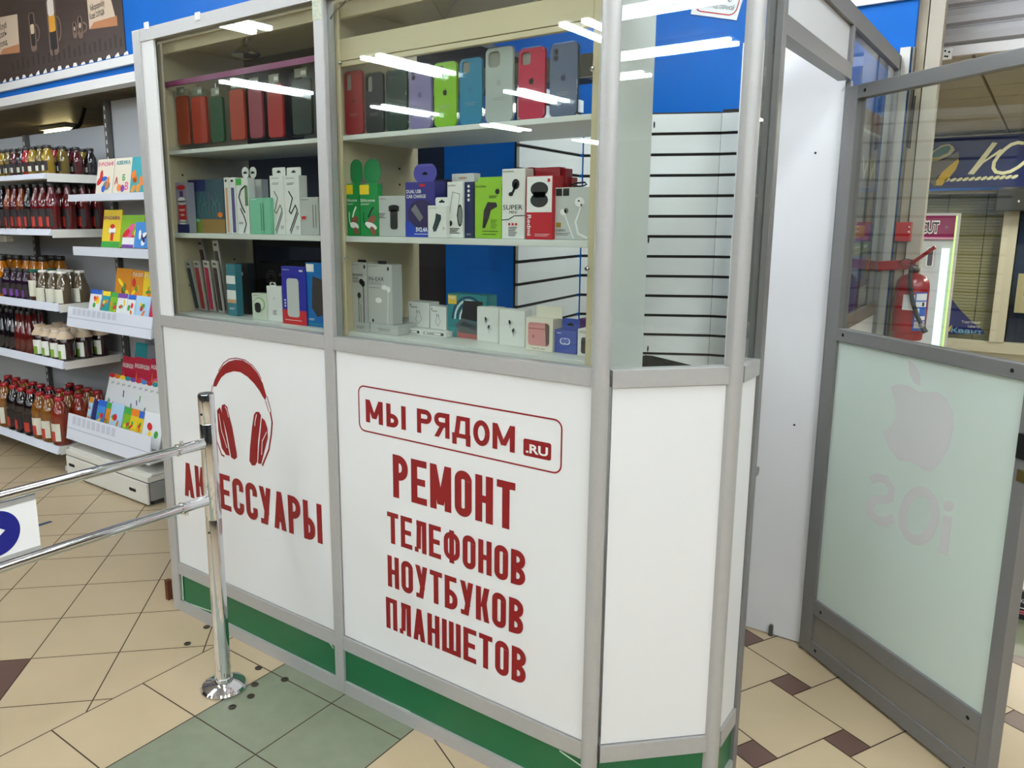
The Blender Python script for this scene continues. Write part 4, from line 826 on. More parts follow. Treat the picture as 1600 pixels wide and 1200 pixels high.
o = pkg('cable_carton', 'white carton with grey audio cable, left of the twin with black cable', 'cable carton', None, 424.5, 446, 274, 363, .086, Z2, .035, CW, d_aux(GREYI)); tab(o, o['w']*.95, .026, CW)
o = pkg('cable_carton', 'white carton with a zigzag black audio cable', 'cable carton', None, 446.5, 470, 274, 363, .086, Z2, .035, CW, d_aux(INK)); tab(o, o['w']*.95, .026, CW)
pkg('cable_carton', 'silver carton half hidden by the middle post of the glass front', 'cable carton', None, 471, 499, 308, 363.5, .088, Z2, .03, CG, lambda g, w_, h: (lines(g, w_*.05, h*.93, 1, w_*.4, INK), g.stroke([(w_*.7, h*.8), (w_*.7, h*.2)], .003, GREYI, 1), g.stroke([(w_*.85, h*.8), (w_*.85, h*.2)], .003, GREYI, 1), g.rect(w_*.05, h*.42, w_*.3, h*.5, REDI, 1)))
# bottom board: leaning watch strap packs
def strap(tp, bp, wpx, col, label, y=.13, yt=.085):
    zb = 1.2045; (tx, ty), (bx_, by_) = tp, bp; b0 = W(bx_, by_, y=y); top = W(tx, ty, y=yt); hw = wpx/2/330; top.x = max(top.x, -2.028+hw); b0.x = max(b0.x, -2.02+hw)
    t = thing('watch_strap_pack', label, 'watch strap', (b0.x, y, zb), 'watch strap packs leaning to the left')
    ax = Vector((top.x-b0.x, yt-y, min(top.z, 1.470)-zb)); ln = ax.length; ax = ax.normalized(); u = Vector((1, 0, 0)); u = (u-ax*u.dot(ax)).normalized(); n = ax.cross(u).normalized()*-1
    if n.y > 0: n = -n
    o_ = Vector((b0.x, y, zb+hw*abs(u.z)+.001)); b = MB(); b.obox(o_-u*hw, u*2*hw, ax*ln, -n*.006); p = b.build('card', mat('card_grey', (176, 172, 164), .5), t)
    b = MB(); b.obox(o_-u*hw*.55+ax*.008+n*.004, u*hw*1.1, ax*(ln*.83), -n*.004); b.build('strap', mat('strap_'+str(col), col, .6), t, bevel=.0015)
    g = G(o_+n*.0005, u, ax, n); g.rrect(-hw*.5, ln*.93, hw*.5, ln*.96, .002, INK, 0); g.build('hook_slot', p)
strap((277, 369), (290, 476), 11, (88, 40, 46), 'longest strap pack at the far left, dark red', .20, .16)
for tx, bx_, by_, col, lb in ((293, 306, 481, (44, 62, 66), 'grey blue strap pack, first of the four short ones'), (306, 319, 483, (166, 44, 52), 'coral red strap pack in the short row'), (321, 332, 485, (168, 28, 70), 'crimson strap pack in the short row'), (334.5, 346, 487, (62, 44, 46), 'brown strap pack, last of the four short ones')):
    strap((tx, 409), (bx_, by_), 11.5, col, lb, .13, .095)
strap((335, 369), (352, 484), 11, (70, 56, 50), 'long brown strap pack reaching up to the middle shelf', .15, .115)
def pack2(*a, **k): return pkg(*a, **k)
def d_teal(g, w_, h): g.rect(0, h*.62, w_, h*.78, PAPER, 1); g.rect(0, h*.32, w_, h*.5, PAPER, 1); g.rect(0, h*.25, w_, h*.32, SKINI, 1); lines(g, w_*.2, h*.15, 2, w_*.6, PAPER)
pkg('battery_pack', 'narrow teal and white stack of blister packs', 'battery pack', None, 357, 371, 413, 497, .11, Z3, .03, mat('carton_petrol', (60, 126, 140), .45), d_teal)
def d_dark(g, w_, h): g.ell(w_*.55, h*.8, .005, .007, PAPER, 1); [g.stroke([(w_*(.2+.2*k), h*.6), (w_*(.2+.2*k), h*.2)], .003, mat('deep_green', (20, 70, 56), .5), 1) for k in range(4)]
pkg('cable_carton', 'black carton with dark green stripes behind the mouse carton', 'cable carton', None, 372, 391, 412, 498, .17, Z3, .03, mat('carton_black', (26, 28, 28), .4), d_dark)
def d_mouse(g, w_, h): g.ell(w_*.52, h*.6, w_*.38, h*.26, mat('mint_ring', (150, 176, 140), .5), 1); g.ell(w_*.5, h*.6, w_*.32, h*.22, mat('mint_fill', (214, 224, 200), .5), 2); g.rrect(w_*.2, h*.28, w_*.62, h*.66, .012, INK, 3); lines(g, w_*.1, h*.92, 1, w_*.4)
pkg('adapter_carton', 'pale green edged carton showing a dark plug adapter', 'adapter carton', None, 395, 418, 459, 499.5, .095, Z3, .03, mat('carton_palegreen', (206, 216, 196), .45), d_mouse)
o = pkg('adapter_carton', 'plain white carton between the adapter and the blue power bank', 'adapter carton', None, 418.5, 442, 447.5, 501.5, .10, Z3, .03, CW, lambda g, w_, h: (apple(g, w_*.5, h*.66, .012, mat('pod_grey', (200, 204, 204), .4)), lines(g, w_*.4, h*.3, 4, w_*.25, INK))); tab(o, .03, .012, CW, True, -.02)
def d_pb(g, w_, h): g.rect(0, 0, w_, h*.25, REDI, 0); g.rrect(w_*.22, h*.13, w_*.72, h*.80, .012, mat('bank_white', (200, 202, 200), .4), 2); lines(g, w_*.05, h*.94, 1, w_*.3, PAPER); g.rect(w_*.75, h*.92, w_*.9, h*.95, PAPER, 1); [g.rect(w_*.1, h*(.3+.05*k), w_*.16, h*(.33+.05*k), PAPER, 1) for k in range(3)]; lines(g, w_*.1, h*.07, 1, w_*.7, PAPER)
pkg('power_bank_carton', 'blue and red carton with a white power bank', 'power bank carton', None, 442.5, 480, 417, 505.5, .085, Z3, .03, mat('carton_cobalt', (40, 44, 160), .4), d_pb)
def d_pb2(g, w_, h): g.poly([(w_*.3, h*.3), (w_*.62, h*.16), (w_, h*.2), (w_, h*.74), (w_*.4, h*.8)], mat('bank_dark', (60, 54, 54), .4), 1); g.rect(w_*.05, h*.86, w_*.5, h*.98, PAPER, 2); lines(g, w_*.1, h*.12, 2, w_*.35, PAPER); g.rect(0, h*.03, w_, h*.05, TEALI, 1)
pkg('power_bank_carton', 'bright blue carton with a dark power bank next to the middle post', 'power bank carton', None, 480.5, 507, 411, 507.5, .09, Z3, .03, mat('carton_skyblue', (0, 104, 176), .4), d_pb2)
# dark speaker cartons stacked on a board at the back
yb_ = .46; xa = max(W(384, 402, y=yb_).x, -2.06)
for k, (pl, pr, pt, pb) in enumerate(((395, 445, 374, 402), (446, 500, 376, 402), (398, 450, 408, 447), (452, 506, 408, 447))):
    a, b2 = W(pl, pb, y=yb_), W(pr, pb, y=yb_); zt_ = W(pl, pt, y=yb_).z; z0_ = 1.462 if k < 2 else 1.25
    b = MB(); b.box(max(a.x+.002, xa+.024), b2.x-.002, yb_, yb_+.14, z0_, zt_)
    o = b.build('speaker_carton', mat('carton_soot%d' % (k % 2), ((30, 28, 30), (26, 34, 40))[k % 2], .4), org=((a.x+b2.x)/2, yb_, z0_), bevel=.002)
    tag(o, ('dark speaker carton on the upper rear board, left', 'bluish black speaker carton on the upper rear board, right', 'dark speaker carton on the lower rear board behind the adapters', 'bluish black speaker carton behind the power bank cartons')[k], 'speaker carton')
    g = G((max(a.x, xa+.024), yb_, z0_), (1, 0, 0), (0, 0, 1), (0, -1, 0)); wd = b2.x-max(a.x, xa+.024); hh = zt_-z0_
    for r_ in (min(.030, hh*.4), min(.018, hh*.24)): g.stroke([(wd*.4+r_*math.cos(R(q)), hh*.5+r_*.9*math.sin(R(q))) for q in range(0, 360, 20)], .003, GREYI, 1, True)
    g.rect(wd*.7, hh*.55, wd*.92, hh*.65, GREYI, 1); g.build('front_print', o)
xa = max(W(384, 402, y=yb_).x, -2.06)
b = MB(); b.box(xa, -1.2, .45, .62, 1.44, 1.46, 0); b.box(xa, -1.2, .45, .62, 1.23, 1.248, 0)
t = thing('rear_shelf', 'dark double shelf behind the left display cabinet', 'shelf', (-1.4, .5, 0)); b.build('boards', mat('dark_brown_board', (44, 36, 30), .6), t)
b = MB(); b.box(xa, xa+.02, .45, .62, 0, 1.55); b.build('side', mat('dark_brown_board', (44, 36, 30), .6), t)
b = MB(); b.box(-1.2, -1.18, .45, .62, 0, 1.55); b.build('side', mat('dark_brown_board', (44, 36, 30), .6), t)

# ------------------------------------------------------------------ barrier
BX, BY = -1.482, -.213
bar = thing('queue_barrier', 'chrome queue barrier post with two horizontal rails in front of the kiosk', 'barrier', (BX, BY, 0))
b = MB(); b.lathe([(.073, .001), (.075, .006), (.070, .014), (.05, .022), (.030, .026), (.029, .04)], 40, (BX, BY, 0)); b.build('base_flange', CHROME, bar, smooth=30)
b = MB(); b.lathe([(.0255, .02), (.0255, .598), (.0248, .600), (.0248, .602), (.0255, .604), (.0255, .915), (.0248, .917), (.0255, .919), (.0255, 1.008), (.0245, 1.012)], 36, (BX, BY, 0)); po_ = b.build('pole', CHROME, bar, smooth=30)
b = MB(); b.lathe([(.0225, 1.0115), (.0225, 1.0128)], 30, (BX, BY, 0)); b.build('pole_cap', BLACK, bar)
rd = Vector((-.0125, -1, 0)).normalized()
for z in (.854, .667):
    p0 = Vector((BX, BY, z))
    b = MB(); b.tube([p0+rd*.022, p0+rd*.105], .0175, 20); b.tube([p0+rd*.104, p0+rd*.112], .0195, 20); cl = b.build('clamp', CHROME, bar, smooth=40)
    b = MB(); s_ = 1 if z > .8 else -1; q = p0+rd*.095; b.tube([q+Vector((0, 0, .016*s_)), q+Vector((0, 0, .026*s_))], .006, 10); b.build('clamp_screw', CHROME, cl, smooth=40)
    b = MB(); b.tube([p0+rd*.10, p0+rd*2.2], .0150, 20); b.build('rail', CHROME, bar, smooth=40)
for z in (.95, .56):
    b = MB()
    a = R(-75); q = Vector((BX+.0255*math.cos(a), BY+.0255*math.sin(a), z)); n = Vector((math.cos(a), math.sin(a), 0)); b.tube([q-n*.002, q+n*.0015], .004, 10); b.build('rivet', BLACK, bar)
# direction sign hung between the rails
U = -rd; Nn = Vector((1, 0, 0)); pe = Vector((BX, BY, 0))+rd*.528
sg = thing('barrier_sign', 'white plate with a blue round arrow sign fixed between the barrier rails', 'sign', pe+Vector((0, 0, .69)))
b = MB(); b.obox(pe-U*.42+Vector((-.002, 0, .683)), U*.42, Vector((.004, 0, 0)), Vector((0, 0, .1545))); b.build('plate', PAPER, sg)
b = MB(); b.obox(pe-U*.42+Vector((-.0035, 0, .8235)), U*.42, Vector((.007, 0, 0)), Vector((0, 0, .014))); b.build('top_channel', mat('channel_grey', (178, 178, 176), .4, .3), sg)
b = MB(); b.obox(pe-U*.42+Vector((-.0035, 0, .683)), U*.42, Vector((.007, 0, 0)), Vector((0, 0, .012))); b.build('bottom_channel', mat('channel_grey', (178, 178, 176), .4, .3), sg)
ce = W(-9, 823, x=pe.x+.002); ce.z = .7605; g = G(Vector((pe.x+.002, ce.y, ce.z)), Vector((0, 1, 0)), (0, 0, 1), (1, 0, 0))
g.ell(0, 0, .060, .060, mat('sign_blue', (10, 22, 122), .4), 0, 48); g.poly([(-.050, -.007), (-.012, -.007), (-.012, -.024), (.024, .004), (-.012, .028), (-.012, .012), (-.050, .012)], PAPER, 1); g.build('arrow_roundel', sg)
# floor plugs around the post
for k, (px, py) in enumerate(((323, 980), (293, 1006), (404, 1044), (398, 1070), (392, 1088), (363, 1105), (445, 1062))):
    p = W(px, py, z=0); b = MB(); b.lathe([(.0125, 0), (.013, .002), (.0085, .003), (.0082, .0012)], 16, p); o = b.build('floor_plug', mat('plug_metal', (62, 54, 44), .5, .5), org=p, smooth=40)
    tag(o, ('worn metal floor plug near the plinth, above a tile seam', 'elongated dark floor plug left of the barrier foot', 'floor plug between barrier foot and plinth on the beige tile', 'floor plug on the seam beside the barrier foot', 'floor plug on green tile nearest the barrier foot', 'lowest floor plug, on green tile under the barrier foot', 'floor plug on green tile near the plinth')[k], 'floor plug', 'floor plugs around the barrier foot')
p, q = W(49, 826, z=.001), W(82, 815.5, z=.001); d = (q-p); n = Vector((-d.y, d.x, 0)).normalized()*.022
b = MB(); b.prism([p, q, q+n, p+n*1.2], (0, 0, .0015)); tag(b.build('tape_strip', mat('blue_tape', (44, 68, 104), .5, 0, .3, 40)), 'worn strip of blue tape on the beige floor left of the kiosk', 'tape')

# ------------------------------------------------------------------ grocery gondola with juice, book rack beside it
GW = mat('gondola_white', (206, 208, 206), .4, .1, .03, 10); GL = mat('gondola_cream', (214, 212, 202), .4); PRICE = mat('price_strip', (216, 220, 230), .3); GB = mat('gondola_back', (186, 190, 194), .35, .2, .05, 3)
gj = thing('juice_gondola', 'long white metal shelf unit filled with juice bottles under the blue fascia', 'shelf unit', (-5.1, .6, 0))
GXR, GXL, GY, GYB = -4.135, -6.2, .61, 1.03
b = MB(); b.box(GXL, GXR+.002, GYB, GYB+.03, .05, 2.12); b.build('back_panel', GB, gj)
def perforated(x, y, z1, parent):
    b = MB(); b.box(x-.018, x+.018, y-.03, y, 0, z1); u = b.build('upright', mat('upright_grey', (96, 94, 90), .5, .3), parent)
    b = MB()
    for k in range(int(z1/.05)-2): b.box(x-.005, x+.005, y-.0312, y-.030, .1+.05*k, .125+.05*k)
    b.build('slots', PAPER, u)
perforated(-4.122, GYB-.001, 2.26, gj); perforated(-5.2, GYB-.001, 2.12, gj)
JZ = []
for k, (px, pl_, pu) in enumerate(((69, 279, 270), (79, 368, 358), (92, 487, 475), (105, 578, 566), (92, 710, 699))):
    yf = GY if k < 4 else .535; zl, zu = W(px, pl_, y=yf).z, W(px, pu, y=yf).z; zt = (zl+zu)/2+.012; JZ.append(zt)
    b = MB(); b.box(GXL, GXR, yf+.012, GYB-.002, zt-.03, zt); sh = b.build('shelf', GW, gj, bevel=.003)
    b = MB(); b.prism([(GXL, yf+.010, zu), (GXL, yf-.008, zl), (GXL, yf-.002, zl-.001), (GXL, yf+.012, zl)], (GXR-GXL+.004, 0, 0)); b.build('price_rail', PRICE, sh)
    b = MB(); b.box(GXR-.001, GXR+.002, yf+.014, GYB-.05, zt-.045, zt+.004); b.build('side_lip', GL, sh)
    g = G((GXL, yf-.003, zl), (1, 0, 0), Vector((0, .018, zu-zl)).normalized(), Vector((0, -1, .4)).normalized())
    for i in range(16): lines(g, .9+.075*i, (zu-zl)*.62, 3, .035, GREYI, .0022, .008) if i % 4 != 3 else None
    g.build('price_text', sh)
    if k in (0, 1):
        b = MB()
        for i in range(11): x = -4.42-.075*i; b.tube([(x, yf+.008, zt), (x, yf+.008, zt+(.09 if k == 0 else .14))], .0022, 5)
        b.tube([(-4.40, yf+.008, zt+(.09 if k == 0 else .14)), (-5.25, yf+.008, zt+(.09 if k == 0 else .14))], .0022, 5); b.build('wire_guard', CHROME, sh)
b = MB(); b.box(-5.0, -4.75, GY+.02, GY+.06, JZ[1]-.08, JZ[1]-.035); b.build('label_holder', mat('holder_clear', (170, 166, 150), .2, .3), gj)
for x in (-4.2, -5.2): b = MB(); b.tube([(x, .62, 0), (x, .62, .03)], .02, 10); b.tube([(x, .62, .03), (x, .62, JZ[4]-.03)], .008, 8); b.build('foot', GW, gj)

BOT = {}
def bottle(kind, key, body, prof, rcap, zc, hc, cap, lab=None, lz=(0, 0), lr=None, lab2=None, extra=None):
    """one bottle of a kind at the origin: body, cap, label"""
    t = thing(kind, 'bottle', 'bottle', (0, 0, 0))
    b = MB(); b.lathe(prof, 18); bd = b.build('glass_body', body, t, smooth=50)
    b = MB(); b.lathe([(rcap*.96, zc), (rcap, zc+.003), (rcap, zc+hc-.004), (rcap*.9, zc+hc)], 16); b.build('cap', cap, t, smooth=40)
    if lab:
        b = MB(); n = 18
        for j in range(n):
            a0, a1 = R(-150+120*j/n), R(-150+120*(j+1)/n)
            for z0, z1, mi in ((lz[0], lz[0]+(lz[1]-lz[0])*.55, 1 if lab2 and 4 < j < 13 else 0), (lz[0]+(lz[1]-lz[0])*.55, lz[1], 0)):
                b.poly([(lr*math.cos(a0), lr*math.sin(a0), z0), (lr*math.cos(a1), lr*math.sin(a1), z0), (lr*math.cos(a1), lr*math.sin(a1), z1), (lr*math.cos(a0), lr*math.sin(a0), z1)], mi)
        b.build('label', [lab, lab2 or lab], bd)
    if extra: extra(t, bd)
    BOT[key] = t; BOT[key+'_used'] = False; return t
def put(key, x, y, z, label, group, rz=0.):
    t = BOT[key]
    if not BOT[key+'_used']:
        BOT[key+'_used'] = True; t.location = (x, y, z); t.rotation_euler.z = rz; t['label'] = label; t['group'] = group; return t
    return dup(t, (x, y, z), rz, label, None, group)
JU = lambda n, c_: mat('juice_'+n, tuple(int(v*.78) for v in c_), .08, 0, .1, 8, coat=.6)
DCAP = mat('cap_dark', (30, 24, 22), .4); RCAP = mat('cap_red', (150, 18, 26), .35); WCAP = mat('cap_white', (214, 210, 200), .4); GCAP = mat('cap_green', (20, 84, 66), .4)
LDK = mat('label_dark', (34, 22, 24), .5); LCR = mat('label_cream', (206, 204, 186), .5); LWH = mat('label_white', (220, 222, 214), .5); LGR = mat('label_green', (120, 160, 50), .5); LRD = mat('label_redfruit', (178, 52, 40), .5); LOR = mat('label_orange', (222, 130, 40), .5)
pj = [(.030, 0), (.036, .006), (.036, .085), (.034, .105), (.024, .128), (.020, .140), (.020, .150)]
for n, c_ in (('red', (190, 24, 22)), ('yellow', (176, 140, 20)), ('wine', (96, 18, 22)), ('black', (22, 16, 22)), ('olive', (126, 104, 24))): bottle('juice_bottle', 'a_'+n, JU(n, c_), pj, .023, .148, .018, DCAP, LDK, (.02, .075), .0366, LCR)
pb_ = [(.036, 0), (.041, .008), (.041, .14), (.039, .165), (.024, .205), (.018, .225), (.018, .255)]
for n, c_ in (('claret', (110, 14, 18)), ('amber', (150, 66, 24)), ('night', (24, 18, 32))): bottle('juice_bottle', 'b_'+n, JU(n, c_), pb_, .021, .252, .022, DCAP, LDK, (.02, .125), .0416, LRD)
pc = [(.044, 0), (.050, .01), (.050, .165), (.046, .19), (.03, .225), (.027, .24)]
bottle('juice_bottle', 'c_orange', JU('orange', (216, 128, 10)), pc, .031, .238, .03, DCAP, LDK, (.02, .13), .0506, LOR)
bottle('juice_bottle', 'c_plum', JU('plum', (44, 18, 48)), [(p_*.85, z*.72) for p_, z in pc], .024, .172, .022, DCAP, LDK, (.02, .10), .0432, PURPI)
bottle('juice_jug', 'c_jug', JU('pulp', (104, 86, 60)), [(.046, 0), (.050, .008), (.050, .085), (.040, .125), (.026, .165), (.024, .185)], .028, .182, .014, WCAP, LCR, (.006, .09), .0506)
bottle('juice_jug', 'c_jar', JU('brown', (92, 54, 34)), [(.036, 0), (.040, .008), (.040, .15), (.034, .17), (.032, .18)], .035, .178, .018, GCAP, LCR, (.03, .13), .0406)
def neck_tag(t, bd):
    b = MB(); b.poly([(-.012, -.0265, .135), (.012, -.0265, .135), (.007, -.018, .20), (-.007, -.018, .20)]); b.build('neck_tag', LWH, t)
ps = [(.030, 0), (.035, .008), (.035, .11), (.028, .15), (.016, .20), (.014, .255)]
bottle('juice_bottle', 'd_slim', JU('blackcurrant', (20, 10, 16)), ps, .017, .25, .022, DCAP, None, extra=neck_tag); bottle('juice_bottle', 'd_slimred', JU('ruby', (110, 22, 18)), ps, .017, .25, .022, DCAP, None, extra=neck_tag)
def cloth(t, bd):
    b = MB(); b.lathe([(.034, .200), (.034, .188), (.028, .178), (.040, .160), (.050, .140), (.051, .136), (.047, .140)], 20); o = b.build('cloth_cover', mat('linen', (196, 176, 150), .9, 0, .1, 60), t, smooth=60)
bottle('juice_jar', 'd_cloth', JU('cherry', (50, 22, 18)), [(.042, 0), (.046, .008), (.046, .12), (.034, .155), (.03, .175)], .031, .172, .02, WCAP, LWH, (.015, .105), .0466, LGR, cloth)
def handle(t, bd):
    b = MB(); b.tube([(.024, 0, .275), (.05, 0, .27), (.062, 0, .24), (.052, 0, .20)], .007, 8); b.build('handle', bd.data.materials[0], t, smooth=60)
pe_ = [(.050, 0), (.057, .012), (.055, .11), (.057, .18), (.048, .225), (.028, .262), (.022, .275)]
for n, c_ in (('honey', (150, 92, 24)), ('rose', (150, 48, 20)), ('dark', (30, 16, 18))): bottle('juice_jug', 'e_'+n, JU(n, c_), pe_, .027, .272, .024, RCAP, LDK if n == 'dark' else LCR, (.03, .14), .0578, LRD, handle)
rnd = random.Random(3)
def row(z, ys, x0, dx, n, pick, label, group, jx=.004):
    for i in range(n):
        for r_, y in enumerate(ys):
            if r_ > 1 and i > 3: continue
            k, lb = pick(i, r_), label
            put(k, x0-dx*i+rnd.uniform(-jx, jx), y+rnd.uniform(-.004, .004), z+.0006, (lb[k] if isinstance(lb, dict) else lb), group, rnd.uniform(-.2, .2))
row(JZ[0], (.668, .752, .836, .92), -4.19, .082, 12, lambda i, r_: 'a_'+(('yellow', 'olive', 'wine', 'black')[r_] if i == 0 else ('wine', 'yellow', 'black', 'olive', 'red')[(i*3+r_) % 5] if i < 9 else 'red'),
    {'a_'+n: n_+' juice bottle with dark label on the topmost juice shelf' for n, n_ in (('red', 'bright red'), ('yellow', 'yellow'), ('wine', 'dark red'), ('black', 'black'), ('olive', 'olive yellow'))}, 'juice bottles on the topmost shelf')
row(JZ[1], (.672, .765, .858, .95), -4.20, .091, 11, lambda i, r_: 'b_'+('claret' if i < 3 or r_ > 1 else ('amber', 'claret', 'amber', 'night')[i % 4] if i < 7 else 'night'),
    {'b_claret': 'claret red juice bottle with fruit label on the second juice shelf', 'b_amber': 'amber juice bottle with fruit label on the second juice shelf', 'b_night': 'blackish juice bottle with fruit label on the second juice shelf'}, 'juice bottles on the second shelf')
row(JZ[2], (.684, .792), -4.20, .108, 3, lambda i, r_: 'c_jug' if i < 3 else 'c_jar', 'conical brown juice jug with white cap and cream label on the third shelf', 'conical jugs on the third shelf')
row(JZ[2], (.676, .775), -4.525, .09, 1, lambda i, r_: 'c_jar', 'straight brown jar with green lid left of the conical jugs', 'straight jars on the third shelf')
row(JZ[2], (.675,), -4.615, .088, 4, lambda i, r_: 'c_plum', 'small dark plum juice bottle on the third shelf', 'plum bottles on the third shelf')
row(JZ[2], (.79, .90), -4.64, .108, 3, lambda i, r_: 'c_orange', 'orange juice bottle standing behind the small plum ones', 'orange bottles in the back rows of the third shelf')
row(JZ[2], (.684, .792), -4.985, .108, 4, lambda i, r_: 'c_orange', 'orange juice bottle at the left of the third shelf front', 'orange bottles at the left of the third shelf')
row(JZ[3], (.676, .784, .892), -4.195, .107, 4, lambda i, r_: 'd_cloth', 'juice jar with linen covered lid on the fourth shelf', 'linen covered jars on the fourth shelf')
row(JZ[3], (.66, .738), -4.62, .077, 11, lambda i, r_: 'd_slimred' if i < 3 else 'd_slim', {'d_slim': 'slim black juice bottle with white neck tag on the fourth shelf', 'd_slimred': 'slim ruby red juice bottle with neck tag on the fourth shelf'}, 'slim bottles on the fourth shelf')
row(JZ[4], (.605, .73, .855), -4.215, .122, 9, lambda i, r_: 'e_'+('rose' if i == 0 else 'honey' if i < 3 else 'dark' if i < 5 else ('honey', 'rose', 'dark')[i % 3]),
    {'e_honey': 'honey coloured juice jug with red lid on the bottom shelf', 'e_rose': 'orange red juice jug with red lid on the bottom shelf', 'e_dark': 'blackish juice jug with red lid on the bottom shelf'}, 'handled jugs on the bottom shelf', .003)
for k_ in [k for k in BOT if not k.endswith('_used') and not BOT[k+'_used']]:
    for c_ in list(BOT[k_].children):
        for d in list(c_.children): bpy.data.objects.remove(d)
        bpy.data.objects.remove(c_)
    bpy.data.objects.remove(BOT[k_])

# book rack bay
br = thing('book_rack', 'white metal book rack with tilted trays and a closed base box beside the kiosk', 'book rack', (-3.65, .56, 0))
RXL, RXR = -4.098, -3.2
b = MB(); b.box(RXL, RXR, GYB, GYB+.03, .1, 2.255); b.build('back_panel', GB, br)
b = MB(); b.box(RXL, RXR, .562, GYB-.002, .135, .168); b.box(RXL, RXR, .585, GYB-.002, .168, .180); b.build('base_top', GL, br, bevel=.004)
b = MB(); b.box(RXL+.012, RXR-.004, .556, .568, .012, .130); fb = b.build('base_front', GL, br, bevel=.002)
b = MB()
for px, py in ((112, 727), (207, 765)): p = W(px, py, y=.5555); b.prism([(p.x+x, .5555, p.z+z) for x, z in rr(-.034, -.009, .034, .009, .006)], (0, .0004, 0))
b.build('grip_slots', HOLE, fb)
b = MB(); b.box(RXR-.012, RXR, .572, GYB-.002, .03, .133); b.box(RXR-.001, RXR+.006, .65, .69, 0, .1); b.build('base_side', mat('gondola_grey', (150, 152, 148), .45, .2), br)
b = MB(); b.box(RXL+.02, RXR-.02, .60, GYB-.01, .0, .03); b.build('plinth', mat('plinth_dark', (80, 78, 72), .6), br)
def rack_shelf(yf, zl, zu, tray=0.):
    b = MB(); b.box(RXL, RXR, yf+.012, GYB-.003, zl-.002, zl+.02); sh = b.build('shelf', GW, br, bevel=.002)
    if not tray: b = MB(); b.box(RXL, RXR, yf, yf+.011, zl-.006, zu); b.build('price_rail', PRICE, sh)
    else:
        b = MB(); b.prism([(RXL, yf, zl-.004), (RXL, yf+.010, zl-.004), (RXL, yf+tray*.55, zu), (RXL, yf+tray*.55-.006, zu)], (RXR-RXL, 0, 0)); b.build('tray_lip', PRICE, sh)
        g = G((RXL, yf-.0005, zl), (1, 0, 0), Vector((0, tray*.55-.006, zu-zl)).normalized(), Vector((0, -(zu-zl), tray*.55-.006)).normalized())
        g.rect(.0, (zu-zl)*.42, RXR-RXL, (zu-zl)*.46, mat('tray_stripe', (178, 182, 196), .4), 0); [g.rect(.06+.055*i, (zu-zl)*.62, .10+.055*i, (zu-zl)*.95, mat('tray_label', (192, 194, 206), .4), 1) for i in range(9)]; g.build('tray_print', sh)  # slightly darker stripe and pale label blocks on the lip
    return sh
y1 = .72; zb1 = W(115, 313, y=y1).z; rack_shelf(y1, zb1, W(115, 304, y=y1).z)
y2 = .72; zb2 = W(118, 397, y=y2).z; rack_shelf(y2, zb2, W(118, 385, y=y2).z)
y3 = .64; zb3 = W(103, 508, y=y3).z; rack_shelf(y3, zb3, W(108, 480, y=y3).z, .05)
y4 = .575; zb4 = W(99, 682, y=y4).z; rack_shelf(y4, zb4, W(105, 648, y=y4).z, .06)
def book(name, label, cat, group, pl, pr, pt, pb, y0, zmin, m, draw=None, lean=.18, th=.006):
    a, b_ = W(pl, pb, y=y0), W(pr, pb, y=y0); a.x = max(a.x, RXL+.004); V_ = Vector((0, math.sin(lean), math.cos(lean))); N_ = Vector((0, -math.cos(lean), math.sin(lean)))
    z0 = max(a.z, zmin); o_ = Vector((a.x, y0, z0)); top = W((pl+pr)/2, pt, p=o_, n=N_); h = (top-o_).dot(V_); wd = b_.x-a.x-.001
    b = MB(); b.obox(o_, Vector((wd, 0, 0)), -N_*th, V_*h); o = b.build(name, [m, PAPER], org=o_+Vector((wd/2, 0, 0))); tag(o, label, cat, group)
    if draw: g = G(o_, (1, 0, 0), V_, N_); draw(g, wd, h); g.build('cover_print', o)
    return o
def blobs(seed, cols, n=5, top=None, title=None, tm=None):
    def f(g, w_, h):
        q = random.Random(seed)
        if top: g.rect(0, h*.78, w_, h, top, 0)
        for k in range(n): g.ell(w_*q.uniform(.2, .8), h*q.uniform(.14, .6), w_*q.uniform(.08, .22), h*q.uniform(.06, .14), cols[k % len(cols)], 1+k % 3, 14, q.uniform(0, 3))
        if title: g.text(title, w_*.08, h*.80, h*.11, tm or REDI, 4, w_*.84, .01)
    return f
CRM = mat('cover_cream', (222, 214, 194), .4); CYE = mat('cover_yellow', (226, 196, 40), .4); CGN = mat('cover_green', (122, 176, 30), .4); CBL = mat('cover_blue', (60, 130, 200), .4); CRD = mat('cover_crimson', (182, 24, 60), .4); COR = mat('cover_orange', (214, 140, 30), .4); CTE = mat('cover_teal', (40, 150, 160), .4); CWH = mat('cover_white', (230, 232, 232), .4); CPU = mat('cover_purple', (120, 70, 150), .4); CLB = mat('cover_lightblue', (170, 206, 232), .4)
zq = zb1+.021
book('picture_book', 'cream picture book with red car, left on the upper rack shelf', 'book', 'books on the upper rack shelf', 149, 175, 249, 304, .765, zq, CRM, blobs(1, (REDI, BLUEI, ORANGEI, GREYI), 6, None, 'МОИ', PINKI))
book('picture_book', 'cream alphabet book lettered АЗБУКА on the upper rack shelf', 'book', 'books on the upper rack shelf', 175.5, 203, 247, 304, .76, zq, CRM, lambda g, w_, h: (g.text('АЗБУКА', w_*.1, h*.82, h*.10, TEALI, 4, w_*.8, .02), g.text('А', w_*.08, h*.28, h*.2, REDI, 4, w_*.2, .03), g.text('Б', w_*.52, h*.38, h*.16, GREENI, 4, w_*.16, .03), g.text('В', w_*.7, h*.12, h*.2, PINKI, 4, w_*.18, .03), g.ell(w_*.36, h*.18, w_*.13, h*.1, ORANGEI, 1), g.ell(w_*.56, h*.16, w_*.11, h*.1, PURPI, 2)))
